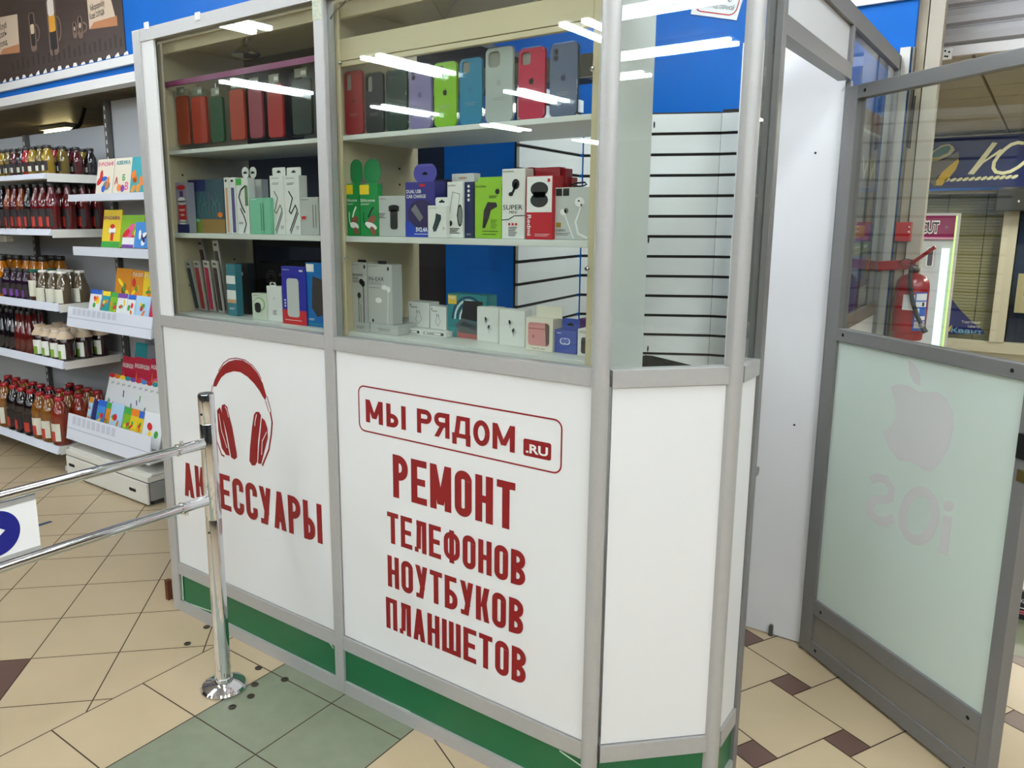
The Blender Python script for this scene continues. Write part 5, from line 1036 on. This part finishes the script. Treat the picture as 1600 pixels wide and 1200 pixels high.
book('picture_book', 'teal and orange picture book right of the alphabet book', 'book', 'books on the upper rack shelf', 202, 224, 245, 304, .752, zq, CTE, blobs(3, (ORANGEI, COR, ORANGEI), 6))
zq = zb2+.021
book('colouring_book', 'yellow colouring book lettered РАСКРА on the second rack shelf', 'book', 'books on the second rack shelf', 158, 186, 328, 386, .77, zq, CYE, lambda g, w_, h: (g.text('РАСКРА', w_*.06, h*.74, h*.09, mat('plum_ink', (120, 40, 110), .5), 4, w_*.86, .02), g.rect(0, 0, w_, h*.16, GREENI, 1), g.ell(w_*.55, h*.45, w_*.2, h*.1, PAPER, 2), g.rect(w_*.48, h*.18, w_*.64, h*.4, REDI, 2), g.ell(w_*.55, h*.56, w_*.13, h*.06, REDI, 3)))
book('colouring_book', 'lime green colouring book right of the yellow one', 'book', 'books on the second rack shelf', 186.5, 222, 336, 386, .76, zq, CGN, blobs(4, (YELI, PINKI, REDI), 6))
book('colouring_book', 'blue and white booklet at the right of the second rack shelf', 'book', 'books on the second rack shelf', 209, 232, 347, 387, .74, zq, CBL, blobs(6, (PAPER, NAVYI, PAPER), 6))
book('price_card', 'small white card before the lime green colouring book', 'card', None, 190, 208, 371, 386.5, .735, zq, CWH, lambda g, w_, h: g.rect(0, 0, w_, h*.3, PURPI, 1))
zq = zb3+.019
for k, (pl, pr, m, lb) in enumerate(((178, 202, COR, 'orange activity book at the back of the slanted tray, left'), (203, 221, COR, 'orange and green activity book at the back of the slanted tray'), (221.5, 246, CYE, 'yellow activity book at the back of the slanted tray, beside the kiosk post'))):
    book('activity_book', lb, 'book', 'books at the back of the third rack shelf', pl, pr, 419+3*k, 470, .80-.004*k, zq, m, blobs(10+k, (GREENI, ORANGEI, YELI, REDI), 7, None, 'ПАЗЛ' if k else None, PAPER))
for k, (pl, pr, m, tp, lb) in enumerate(((138, 155, CWH, BLUEI, 'white booklet with blue top and a pear at the left tray end'), (157, 168.5, CTE, YELI, 'teal booklet, second in the slanted tray'), (169, 180, CGN, GREENI, 'green booklet, third in the slanted tray'), (180.5, 195.5, CWH, PURPI, 'white booklet with purple top in the slanted tray'), (196, 208.5, CWH, BLUEI, 'white booklet with blue corner and red letters'), (209, 231, CLB, CLB, 'pale blue booklet in the slanted tray'), (231.5, 247, CRD, REDI, 'red booklet next to the kiosk post in the slanted tray'))):
    book('booklet', lb, 'booklet', 'booklets in the slanted tray', pl, pr, 452+.35*(pl-138)*.75*.55, 483+.35*(pl-138)*.5, .735-.003*(k % 2), zq, m, blobs(20+k, (YELI, ORANGEI, REDI, GREENI, BLUEI), 4, tp), .25)
zq = zb4+.019
book('colouring_book', 'yellow and blue colouring book highest above the bottom tray', 'book', 'colouring books behind the bottom tray', 208, 226, 535, 585, .93, zq+.32, CTE, blobs(31, (YELI, YELI, REDI), 6)); book('colouring_book', 'grey colouring book highest above the bottom tray, at the kiosk post', 'book', 'colouring books behind the bottom tray', 226.5, 247, 538, 588, .93, zq+.32, mat('cover_grey', (130, 136, 146), .4), blobs(32, (YELI, ORANGEI, INK), 6))
for k, (pl, pr, lb) in enumerate(((185, 203, 'crimson colouring book, left one behind the white work sheets'), (203.5, 229, 'crimson colouring book with rainbow behind the work sheets'), (229.5, 249, 'crimson colouring book cut by the kiosk post'))):
    book('colouring_book', lb, 'book', 'crimson colouring books behind the bottom tray', pl, pr, 556+2*k, 640, .88, zq, CRD, lambda g, w_, h: (g.text('РАСКРАСКА', w_*.06, h*.80, h*.075, PAPER, 4, w_*.88, .02), g.rect(0, 0, w_, h*.45, CBL, 1), g.stroke(arc(w_*.5, h*.45, w_*.3, 10, 170, 10, h*.16), h*.05, PINKI, 2), g.stroke(arc(w_*.5, h*.45, w_*.2, 10, 170, 10, h*.11), h*.04, YELI, 3), g.poly([(w_*.1, h*.45), (w_*.2, h*.75), (w_*.28, h*.45)], ORANGEI, 3)))
def d_sheet(g, w_, h):
    cs = (REDI, ORANGEI, YELI, TEALI, PURPI, REDI, CBL, REDI, TEALI, ORANGEI, CBL)
    for k in range(11): g.ell(w_*(.045+.091*k), h*.97, w_*.05, h*.05, cs[k], 1)
    for k in range(10): g.text('рі', w_*(.06+.095*k), h*.80, h*.05, INK, 1, w_*.04)
    q = random.Random(9)
    for k in range(13): u, v = w_*q.uniform(.05, .95), h*q.uniform(.1, .65); g.stroke([(u, v), (u+w_*q.uniform(-.02, .02), v+h*q.uniform(.08, .16))], w_*.016, (INK, GREENI, PURPI, NAVYI)[k % 4], 1)
book('work_sheet_pack', 'wide white pack of writing sheets with scalloped coloured edge', 'sheet pack', None, 155, 249, 590, 650, .80, zq, CWH, d_sheet, .3)
for k, (pl, pr, m, tp, lb) in enumerate(((125, 139, CLB, COR, 'light blue booklet at the left end of the bottom tray'), (147, 159, CBL, BLUEI, 'blue booklet with yellow star in the bottom tray'), (159.5, 167, COR, GREENI, 'narrow orange booklet in the bottom tray'), (167.5, 186, CLB, CLB, 'pale booklet with a lion face in the bottom tray'), (186.5, 197.5, CGN, GREENI, 'green topped booklet in the bottom tray'), (198, 209, CYE, ORANGEI, 'yellow booklet with orange top in the bottom tray'), (209.5, 217.5, CYE, BLUEI, 'yellow booklet with blue top in the bottom tray'), (218, 247, CWH, CWH, 'white booklet with red arched lettering at the right of the bottom tray'))):
    book('booklet', lb, 'booklet', 'booklets in the bottom tray', pl, pr, 617+.27*(pl-123), 655+.42*(pl-123), .70-.003*(k % 2), zq, m, blobs(40+k, (YELI, ORANGEI, REDI, GREENI, SKINI), 4, tp), .28)
book('booklet', 'dark blue upright booklet spine between the pale and blue ones', 'booklet', 'booklets in the bottom tray', 139, 146, 624, 662, .705, zq, NAVYI, None, .28, .012)

# ------------------------------------------------------------------ goods and painted reflections inside the glazed rear corner of the kiosk
xr = -.0145
def card(name, label, cat, group, px0, px1, py0, py1, m, draw=None, x=xr, th=.012):
    a, c_ = W(px0, py1, x=x), W(px1, py0, x=x); y0, y1 = sorted((max(1.23, a.y), min(2.05, c_.y))); z0, z1 = min(a.z, c_.z), max(a.z, c_.z)
    b = MB(); b.box(x-th, x, y0, y1, z0, z1); o = b.build(name, m, org=(x, (y0+y1)/2, z0), bevel=.002); tag(o, label, cat, group)
    if draw: g = G((x, y0, z0), (0, 1, 0), (0, 0, 1), (1, 0, 0)); draw(g, y1-y0, z1-z0); g.build('front_print', o)
    return o
zs_ = W(1365, 207, x=xr).z
b = MB(); b.box(-.2, xr, 1.34, 2.05, zs_-.03, zs_); tag(b.build('corner_shelf', SHELF), 'pale shelf edge seen through the open door glass', 'shelf')
for k, (a, c_, m, lb) in enumerate(((1347, 1357, (44, 58, 46), 'dark green bagged case on the corner shelf behind the door glass'), (1358, 1368, (90, 52, 46), 'brown bagged case on the corner shelf behind the door glass'), (1369, 1379, (112, 44, 44), 'reddish bagged case on the corner shelf behind the door glass'), (1380, 1389, (60, 54, 50), 'dark grey bagged case at the right of the corner shelf'))):
    o = card('bagged_case', lb, 'phone case', 'bagged cases on the corner shelf', a, c_, 176, 203, mat('rear_bag%d' % k, m, .35)); o.location.z = zs_+.001
card('sign_reflection', 'dark blue card painted as the shop sign reflected in the glass', 'banner', None, 1342, 1392, 224, 291, mat('sign_reflection_blue', (30, 44, 104), .4), lambda g, w_, h: [g.stroke([(w_*(.1+.4*k), h*.55), (w_*(.2+.4*k), h*.2), (w_*(.38+.4*k), h*.5), (w_*(.42+.4*k), h*.2)], .02, mat('sign_reflection_cream', (222, 216, 170), .5), 1) for k in range(2)])  # paints the shop sign's reflection in the glass, no banner hangs here
for k, (a, c_, m, lb) in enumerate(((1337, 1345, (92, 58, 40), 'brown hanging pack under the blue sign reflection'), (1347, 1355, (40, 80, 74), 'teal hanging pack under the blue sign reflection'), (1357, 1365, (104, 62, 36), 'rust coloured hanging pack under the blue sign reflection'), (1367, 1375, (50, 44, 52), 'dark hanging pack under the blue sign reflection'))):
    card('hanging_pack', lb, 'pack', 'hanging packs behind the door glass', a, c_, 300, 350, mat('rear_pack%d' % k, m, .35))
card('beige_carton', 'beige carton behind the door glass, left of the red call point', 'carton', None, 1332, 1352, 352, 372, mat('carton_sand', (172, 158, 112), .5))
card('exit_reflection', 'green card painted as an exit sign with arrows reflected in the glass', 'card', None, 1330, 1372, 376, 402, mat('exit_reflection_green', (46, 104, 66), .5), lambda g, w_, h: (g.rect(w_*.1, h*.65, w_*.4, h*.72, PAPER, 1), g.rect(w_*.1, h*.25, w_*.6, h*.33, PAPER, 1), g.ell(w_*.7, h*.68, w_*.1, h*.12, PAPER, 1)))  # paints an exit sign's reflection in the glass as a card
o = card('clipboard', 'purple clipboard holding a white sheet behind the door glass', 'clipboard', None, 1338, 1366, 432, 488, mat('clip_purple', (110, 40, 120), .4), lambda g, w_, h: (g.rect(w_*.08, h*.16, w_*.92, h*.80, PAPER, 1), lines(g, w_*.2, h*.6, 5, w_*.6, GREYI, .002, .012), g.rect(w_*.4, h*.84, w_*.6, h*.97, GREYI, 1)))
card('ochre_strip', 'ochre vertical strip beside the purple clipboard', 'strip', None, 1370, 1377, 395, 480, mat('ochre_board', (150, 120, 40), .5))
# slim goods hanging in the gap between partition and door
for px, pa, pb_2, y, m, lb in ((1319.5, 160, 212, 1.36, (190, 40, 90), 'pink phone case hanging in the gap beside the door hinge'), (1323, 166, 240, 1.34, (140, 140, 190), 'lilac phone case hanging in the gap beside the door hinge'), (1318, 250, 300, 1.38, (40, 110, 74), 'green phone case low in the gap beside the door hinge'), (1309, 305, 400, 1.42, (184, 24, 44), 'red folder edge in the gap beside the door hinge'), (1296, 455, 520, 1.42, (20, 96, 56), 'dark green folder edge in the gap beside the door hinge')):
    p, q = W(px, pb_2, y=y), W(px, pa, y=y); p.x = min(p.x, -.03); b = MB(); b.box(p.x-.012, p.x+.010, y, y+.06, p.z, q.z); tag(b.build('hanging_case', mat('gap_'+str(m), m, .4), org=(p.x, y, p.z), bevel=.004), lb, 'case')
b = MB(); p = W(1318, 155, y=1.40); b.box(-.05, -.034, 1.25, 1.32, 0, p.z+.2); tag(b.build('corner_batten', mat('batten', (168, 152, 126), .6)), 'beige upright batten behind the hanging cases at the door hinge', 'batten')

# ------------------------------------------------------------------ fire extinguisher and call point on the pillar
RED = mat('fire_red', (150, 10, 14), .3, 0, .05, 6, coat=.4); HOSE = mat('hose_black', (20, 20, 20), .5)
ey = 2.055; ec = W(1422, 520, y=ey); eb = W(1420, 530, y=ey).z; et = W(1428, 428, y=ey).z; er = (W(1450, 470, y=ey).x-W(1398, 470, y=ey).x)/2*1.03
ex = (W(1450, 470, y=ey).x+W(1398, 470, y=ey).x)/2; hh = et-eb
ext = thing('fire_extinguisher', 'red fire extinguisher with black hose hung on the pillar beyond the open door', 'fire extinguisher', (ex, ey, eb))
c0 = (ex, ey, eb)
b = MB(); b.lathe([(er*.80, 0), (er*.86, .004), (er*.88, .03), (er, .034), (er, hh*.82), (er*.93, hh*.90), (er*.72, hh*.965), (er*.40, hh), (er*.26, hh*1.01), (er*.26, hh*1.05)], 32, c0); cy = b.build('cylinder', RED, ext, smooth=35)
b = MB(); b.lathe([(er*.3, hh*1.03), (er*.32, hh*1.035), (er*.32, hh*1.09), (er*.2, hh*1.1), (er*.2, hh*1.14)], 16, c0); b.build('valve', mat('valve_metal', (120, 112, 104), .35, .8), ext, smooth=40)
b = MB(); z1 = eb+hh*1.12; b.obox((ex-.012, ey-.012, z1), (.085, -.02, .075), (0, .024, 0), (-.008, 0, .012)); b.build('lever', RED, ext, bevel=.002)
b = MB(); b.obox((ex-.135, ey-.008, eb+hh*1.03), (.14, 0, .012), (0, .016, 0), (-.003, 0, .040)); b.build('carry_handle', RED, ext, bevel=.003)
b = MB(); b.tube([(ex-.03+.022*math.cos(R(a)), ey-.02, eb+hh*1.17+.015*math.sin(R(a))) for a in range(0, 361, 30)], .0018, 6); b.build('safety_ring', BLACK, ext)
hp_ = [W(px, py, y=ey-er-.016) for px, py in ((1430, 412), (1424, 418), (1422, 432), (1422.5, 450), (1426, 472), (1433, 494), (1441, 510))]
hp_[0] = Vector((ex+.01, ey-er*.3, eb+hh*1.07))
b = MB(); b.tube(hp_, .0085, 10); b.build('hose', HOSE, ext, smooth=60)
d = (hp_[-1]-hp_[-2]).normalized(); b = MB(); b.tube([hp_[-1]-d*.012, hp_[-1]+d*.004], .0112, 10); b.tube([hp_[-1]+d*.004, hp_[-1]+d*.028], [.010, .012], 10, 1); b.build('nozzle', [mat('nozzle_grey', (150, 150, 150), .4, .6), BLACK], ext, smooth=60)
def wrap(a0, a1, z0, z1, m, nm, r_=1.006, parent=cy):
    b = MB(); n = 10
    for k in range(n):
        p, q = R(a0+(a1-a0)*k/n), R(a0+(a1-a0)*(k+1)/n); b.poly([(ex+er*r_*math.cos(p), ey+er*r_*math.sin(p), z0), (ex+er*r_*math.cos(q), ey+er*r_*math.sin(q), z0), (ex+er*r_*math.cos(q), ey+er*r_*math.sin(q), z1), (ex+er*r_*math.cos(p), ey+er*r_*math.sin(p), z1)])
    return b.build(nm, m, parent)
wrap(-112, -72, eb+hh*.47, eb+hh*.70, PAPER, 'paper_label')
lb_ = wrap(-72, -20, eb+hh*.16, eb+hh*.74, BLUEI, 'blue_label', 1.007)
for z0, z1 in ((.62, .72), (.52, .60), (.32, .38), (.20, .30)): wrap(-67, -24, eb+hh*z0, eb+hh*z1, PAPER, 'label_field', 1.012, ext)
wrap(-64, -52, eb+hh*.41, eb+hh*.50, mat('picto_blue', (200, 220, 236), .5), 'pictogram', 1.012, ext); wrap(-44, -34, eb+hh*.53, eb+hh*.59, INK, 'pictogram', 1.016, ext)
b = MB(); b.box(ex-.02, ex+.02, ey+er-.004, PYF-.001, eb+hh*.6, eb+hh*.66); b.build('wall_bracket', BLACK, ext)
a, c_ = W(1397, 377, y=PYF-.05), W(1424, 347, y=PYF-.05)
b = MB(); b.box(a.x, c_.x, PYF-.05, PYF-.001, a.z, c_.z); o = b.build('call_point', mat('call_red', (176, 16, 22), .35), org=(a.x, PYF-.05, a.z), bevel=.003); tag(o, 'small red fire call point box on the pillar above the extinguisher', 'call point')
g = G((a.x, PYF-.05, a.z), (1, 0, 0), (0, 0, 1), (0, -1, 0)); w_, h_ = c_.x-a.x, c_.z-a.z; g.ell(w_*.9, h_*.5, .004, .004, PAPER, 1); g.ell(w_*.9, h_*.75, .003, .003, PAPER, 1); g.build('buttons', o)
# conduit and old bracket on the pillar face
b = MB(); q = [W(px, py, y=PYF-.012) for px, py in ((1428, 140), (1424, 180), (1418, 230), (1421, 232), (1430, 150))]; b.tube(q, .003, 6); tag(b.build('cable_loop', BLACK, smooth=60), 'thin black cable loop running down the pillar behind the door glass', 'cable')

# ------------------------------------------------------------------ roller shutter over the passage
ALS = mat('shutter_metal', (176, 174, 176), .45, .4, .05, 8)
sy = 2.44; xl = W(1452, 85, y=sy).x; sh = thing('roller_shutter', 'grey metal roller shutter rolled up over the passage to the right', 'shutter', (xl+1, sy, 2.2))
zz = W(1480, 90, y=sy).z
b = MB(); b.box(xl+.0, xl+2.4, sy-.012, sy+.012, zz, zz+.045); b.build('bottom_bar', mat('shutter_bar', (196, 192, 190), .4, .4), sh, bevel=.003)
b = MB(); z = zz+.047
pts = []
for k in range(7):
    z0 = z+.078*k; pts += [(sy, z0), (sy-.016, z0+.012), (sy-.020, z0+.04), (sy-.012, z0+.068), (sy, z0+.076)]
for k in range(len(pts)-1): b.poly([(xl, *pts[k]), (xl+2.4, *pts[k]), (xl+2.4, *pts[k+1]), (xl, *pts[k+1])])
for k in range(7): b.box(xl, xl+2.4, sy+.001, sy+.004, z+.078*k, z+.078*k+.077)
b.build('slats', ALS, sh)
p = W(1479, 84, y=sy-.03); b = MB(); b.box(p.x-.018, p.x+.020, sy-.03, sy-.013, p.z-.024, p.z+.024); o = b.build('corner_bracket', WPAINT, sh, bevel=.002)
g = G((p.x, sy-.03, p.z), (1, 0, 0), (0, 0, 1), (0, -1, 0)); [g.ell(u, v, .004, .004, HOLE, 1) for u, v in ((-.006, .012), (.009, .006), (-.004, -.010), (.004, -.012))]; g.build('bolt_holes', o)
b = MB(); b.box(xl, 4.0, 2.47, 2.53, zz+.5, CH); structure(b.build('wall_header', WPAINT))

# ------------------------------------------------------------------ jewellery shop at the far end of the passage
JY = 7.0; CRF = mat('shop_frame_cream', (206, 202, 182), .5, 0, .03, 10)
def jx(px, py=300): return W(px, py, y=JY).x
def jz(px, py): return W(px, py, y=JY).z
js = thing('shop_facade', 'cream framed jewellery shop window with closed blinds at the end of the passage', 'shop front', (.2, JY, 0))
zt0, zt1 = jz(1520, 296), jz(1520, 214); X0, X1 = -1.65, 3.2
zw0, zw1 = jz(1560, 535), jz(1520, 302)
b = MB(); b.box(X0, X1, JY+.0, JY+.10, zw1, zt0); b.build('head_frame', CRF, js)
b = MB(); b.box(X0, X1, JY, JY+.10, jz(1560, 552), zw0); b.build('sill_frame', CRF, js)
b = MB(); b.box(X0, X1, JY+.02, JY+.10, 0, jz(1560, 552)); b.build('apron_panel', mat('apron_cream', (190, 184, 164), .5, 0, .03, 8), js)
xm0, xm1 = W(1556, 440, y=JY).x, W(1580, 440, y=JY).x
for a, c_ in ((xm0, xm1), (xm0-1.05, xm0-.97), (xm1+1.1, xm1+1.2)): b = MB(); b.box(a, c_, JY-.01, JY+.10, zw0-.001, zw1); b.build('mullion', CRF, js, bevel=.004)
b = MB(); b.box(X0, X1, JY+.05, JY+.055, zw0, zw1); b.build('window_pane', PANE, js)
# venetian blind behind the left light, blue posters behind the right one
bl_ = thing('venetian_blind', 'olive beige venetian blind closed behind the jewellery shop window', 'blind', (xm0-.5, JY+.16, zw1))
b = MB(); z = zw0+.0; k = 0
while z < zw1: b.obox((xm0-.96, JY+.14, z), (.958, 0, 0), (0, .010, .026), (0, .002, -.0015)); z += .0295
b.build('slats', mat('blind_slat', (176, 166, 116), .5), bl_)
b = MB(); [b.tube([(x, JY+.136, zw0), (x, JY+.136, zw1)], .003, 5) for x in (xm0-.14, xm0-.45, xm0-.8)]; b.build('cords', mat('blind_cord', (70, 64, 44), .6), bl_)
b = MB(); b.box(X0, X1, JY+.22, JY+.24, 0, 2.33); structure(b.build('wall_shop_back', mat('shop_dark', (40, 40, 34), .8)))
o = MB(); o.box(xm1+.01, xm1+1.09, JY+.10, JY+.11, zw0, zw1); o = o.build('window_poster', mat('poster_blue', (20, 46, 92), .4, 0, .3, 3), org=(xm1+.5, JY+.1, zw0)); tag(o, 'dark blue poster filling the right window of the jewellery shop', 'poster')
# price board, black box, swoosh decal
a, c_ = W(1584, 488, y=JY-.02), W(1612, 428, y=JY-.02)
b = MB(); b.box(a.x, c_.x+.1, JY-.04, JY-.02, a.z, c_.z); o = b.build('notice_board', mat('notice_beige', (172, 164, 130), .5), org=(a.x, JY-.03, a.z)); tag(o, 'beige notice board with orange letters at the right edge of the view', 'notice board')
g = G((a.x, JY-.04, a.z), (1, 0, 0), (0, 0, 1), (0, -1, 0)); g.text('НА', .055, .16, .07, mat('copper_ink', (176, 100, 50), .5), 1, .13, .02); g.build('letters', o)
a, c_ = W(1554, 330, y=JY-.14), W(1625, 295, y=JY-.14)
b = MB(); b.box(a.x, c_.x+.1, JY-.16, JY-.011, a.z, c_.z); o = b.build('air_curtain', mat('box_dark', (44, 46, 46), .5), org=(a.x, JY-.1, a.z), bevel=.01); tag(o, 'dark box unit mounted above the shop door under the sign', 'wall unit')
g = G((a.x, JY-.16, a.z), (1, 0, 0), (0, 0, 1), (0, -1, 0)); g.ell((c_.x-a.x)*.55, (c_.z-a.z)*.45, .007, .01, PAPER, 1); g.build('indicator', o)
b = MB(); pts = [W(px, py, y=JY+.045) for px, py in ((1440, 522), (1440, 470), (1484, 463), (1500, 484), (1520, 504), (1536, 516), (1538, 522))]; b.prism(pts, (0, .003, 0)); o = b.build('window_decal', mat('decal_blue', (14, 22, 100), .4), org=pts[0]); tag(o, 'dark blue swoosh banner with shopping centre lettering low on the window', 'banner')
g = G((W(1480, 520, y=JY+.044).x, JY+.044, W(1480, 520, y=JY+.044).z), (1, 0, 0), (0, 0, 1), (0, -1, 0)); u1 = W(1538, 520, y=JY).x-W(1480, 520, y=JY).x
g.text('Торговый', u1*.36, u1*.36, u1*.075, PAPER, 1, u1*.5); g.text('Центр', u1*.55, u1*.23, u1*.075, PAPER, 1, u1*.32); g.text('Квант', u1*.1, u1*.03, u1*.16, mat('decal_cyan', (110, 170, 200), .5), 1, u1*.85, .02); g.poly([(u1*-.05, u1*.08), (u1*.12, u1*.28), (u1*.06, u1*.05)], YELI, 1); g.build('letters', o)
# sign board
sb_ = thing('shop_sign', 'dark blue jewellery shop sign with green stone ring and cream script letters', 'sign', (.2, JY-.06, zt0))
sl = W(1425, 296, y=JY-.08).x; b = MB(); b.box(sl, X1, JY-.08, JY-.001, zt0+.012, zt1); b.build('board', mat('sign_navy', (26, 38, 92), .35, 0, .25, 2), sb_)
b = MB(); b.box(sl, X1, JY-.09, JY-.001, zt0-.01, zt0+.012); b.box(sl, X1, JY-.09, JY-.001, zt1, zt1+.012); b.build('edge_trim', CHROME, sb_)
SY = JY-.081
def sp(px, py): p = W(1440+px/7.5, 180+py/7.5, y=SY); return (p.x, p.z)
g = G((0, SY, 0), (1, 0, 0), (0, 0, 1), (0, -1, 0)); SC = mat('sign_cream', (226, 224, 184), .5); SGD = mat('ring_gold', (214, 180, 50), .4); SGR = mat('ring_stone', (20, 96, 84), .25); SGY = mat('ring_silver', (110, 108, 98), .5)
g.poly([sp(*q) for q in ((540, 690), (610, 694), (725, 560), (835, 490), (980, 405), (920, 400), (740, 525), (890, 325), (830, 318))], SC, 1)
O = [(1200, 330), (1130, 320), (1050, 345), (980, 395), (905, 470), (850, 550), (840, 620), (870, 665), (950, 680), (1040, 660), (1130, 610), (1220, 540)]
g.stroke([sp(*q) for q in O], .028, SC, 2)
g.poly([sp(*q) for q in ((300, 560), (420, 500), (440, 540), (400, 640), (300, 760), (235, 825), (165, 825), (170, 770), (260, 640))], SGD, 1); g.poly([sp(*q) for q in ((65, 560), (260, 520), (430, 420), (440, 500), (330, 590), (180, 720), (160, 830), (110, 800), (70, 690))], SGY, 2)
g.poly([sp(*q) for q in ((90, 500), (130, 425), (230, 355), (320, 338), (375, 370), (390, 410), (330, 470), (200, 530), (110, 545))], mat('ring_rim', (196, 190, 140), .4), 3); g.poly([sp(*q) for q in ((108, 485), (150, 425), (240, 370), (320, 352), (345, 385), (310, 440), (210, 490), (130, 500))], SGR, 4)
for k in range(12):
    u, v = sp(300+72*k, 760-3.5*k); r_ = sp(340, 0)[0]-sp(300, 0)[0]; g.ell(u, v, r_*1.05, r_*.5, SC, 1+k % 2, 12, .5)
g.build('lettering', sb_)
# lit photo booth stand lettered CUT
cyy = 4.7; cl_, cr_ = W(1436, 400, y=cyy).x-.12, W(1489, 400, y=cyy).x; ct = W(1480, 333, y=cyy).z
cs = thing('display_stand', 'white lit stand with crimson header lettered CUT standing before the jewellery shop', 'stand', ((cl_+cr_)/2, cyy, 0))
zh0, zh1 = W(1470, 374, y=cyy).z, W(1470, 337, y=cyy).z; zbm = 0
STW = mat('stand_white', (200, 200, 202), .4); CRM_ = mat('stand_crimson', (140, 22, 82), .4)
b = MB(); b.box(cl_, cr_, cyy+.02, cyy+.30, .03, ct); b.build('body', STW, cs, bevel=.006)
b = MB(); b.box(cl_-.005, cr_+.002, cyy, cyy+.02, zh0, zh1); hd = b.build('header_panel', CRM_, cs)
g = G((0, cyy, 0), (1, 0, 0), (0, 0, 1), (0, -1, 0)); a = W(1438, 363, y=cyy); c_ = W(1469, 346, y=cyy)
g.text('CUT', a.x, a.z, c_.z-a.z, PAPER, 1, c_.x-a.x, .10); g.text('CUT', a.x+.003, a.z+.002, (c_.z-a.z)*.93, INK, 2, (c_.x-a.x)*.94, .02); p = W(1479, 355, y=cyy); [g.stroke([(p.x-.012*math.cos(R(q)), p.z-.012*math.sin(R(q))), (p.x+.012*math.cos(R(q)), p.z+.012*math.sin(R(q)))], .004, GREYI, 2) for q in (0, 60, 120)]; g.rect(cl_, zh0, cr_, zh0+.014, mat('pink_fade', (214, 150, 180), .5), 1); g.build('letters', hd)
b = MB(); a = W(1472, 520, y=cyy+.01); q = [W(px, py, y=cyy+.018) for px, py in ((1447, 416), (1447, 388), (1460, 387), (1461, 413))]; b.prism([(q[0].x+u, cyy+.012, q[0].z+v) for u, v in rr(0, 0, q[2].x-q[0].x, q[2].z-q[0].z, .012)], (0, .006, 0)); b.build('round_window', mat('window_grey', (84, 80, 92), .3), cs)
g = G((q[0].x, cyy+.011, q[0].z), (1, 0, 0), (0, 0, 1), (0, -1, 0)); g.stroke(rr(0, 0, q[2].x-q[0].x, q[2].z-q[0].z, .012), .008, PAPER, 1, True); g.build('window_rim', cs)
a, c_ = W(1472, 388, y=cyy+.01), W(1484, 388, y=cyy+.01)
b = MB(); b.box(a.x, c_.x, cyy-.004, cyy+.019, .06, a.z); b.build('light_column', mat('stand_light', (214, 236, 244), .4, emit=1.1), cs)
b = MB(); b.box(cr_-.006, cr_+.003, cyy-.006, cyy+.02, .05, zh1); b.build('edge_light', mat('edge_lime', (200, 232, 140), .4, emit=.8), cs)
# low dark sign on the floor at the far right
a, c_ = W(1577, 972, y=1.92), W(1640, 934, y=1.92)
b = MB(); b.box(a.x, c_.x, 1.92, 1.94, 0, max(.03, c_.z)); o = b.build('floor_sign', mat('sign_black', (26, 26, 32), .5), org=(a.x, 1.93, 0)); tag(o, 'low black sign with white and red text at the right edge of the floor', 'sign')
g = G((a.x, 1.92, 0), (1, 0, 0), (0, 0, 1), (0, -1, 0)); h_ = max(.03, c_.z); g.text('ОТКРЫТО', .006, h_*.6, h_*.14, PAPER, 1, .07); lines(g, .006, h_*.4, 1, .08, PAPER, .004); lines(g, .006, h_*.28, 2, .08, mat('sign_pink', (220, 110, 120), .5), .005, .009); g.build('print', o)
for x, y in ((-.9, 3.4), (1.6, 3.0), (.9, 6.2)):  # more unseen fill lamps added to brighten the passage
    o = dup(bpy.data.objects['passage_fill_lamp'], (x, y, 2.32)); o['label'] = 'unseen square fill lamp added in the low ceiling of the passage'; o['group'] = 'added passage fill lamps'
bpy.data.objects['passage_fill_lamp']['group'] = 'added passage fill lamps'
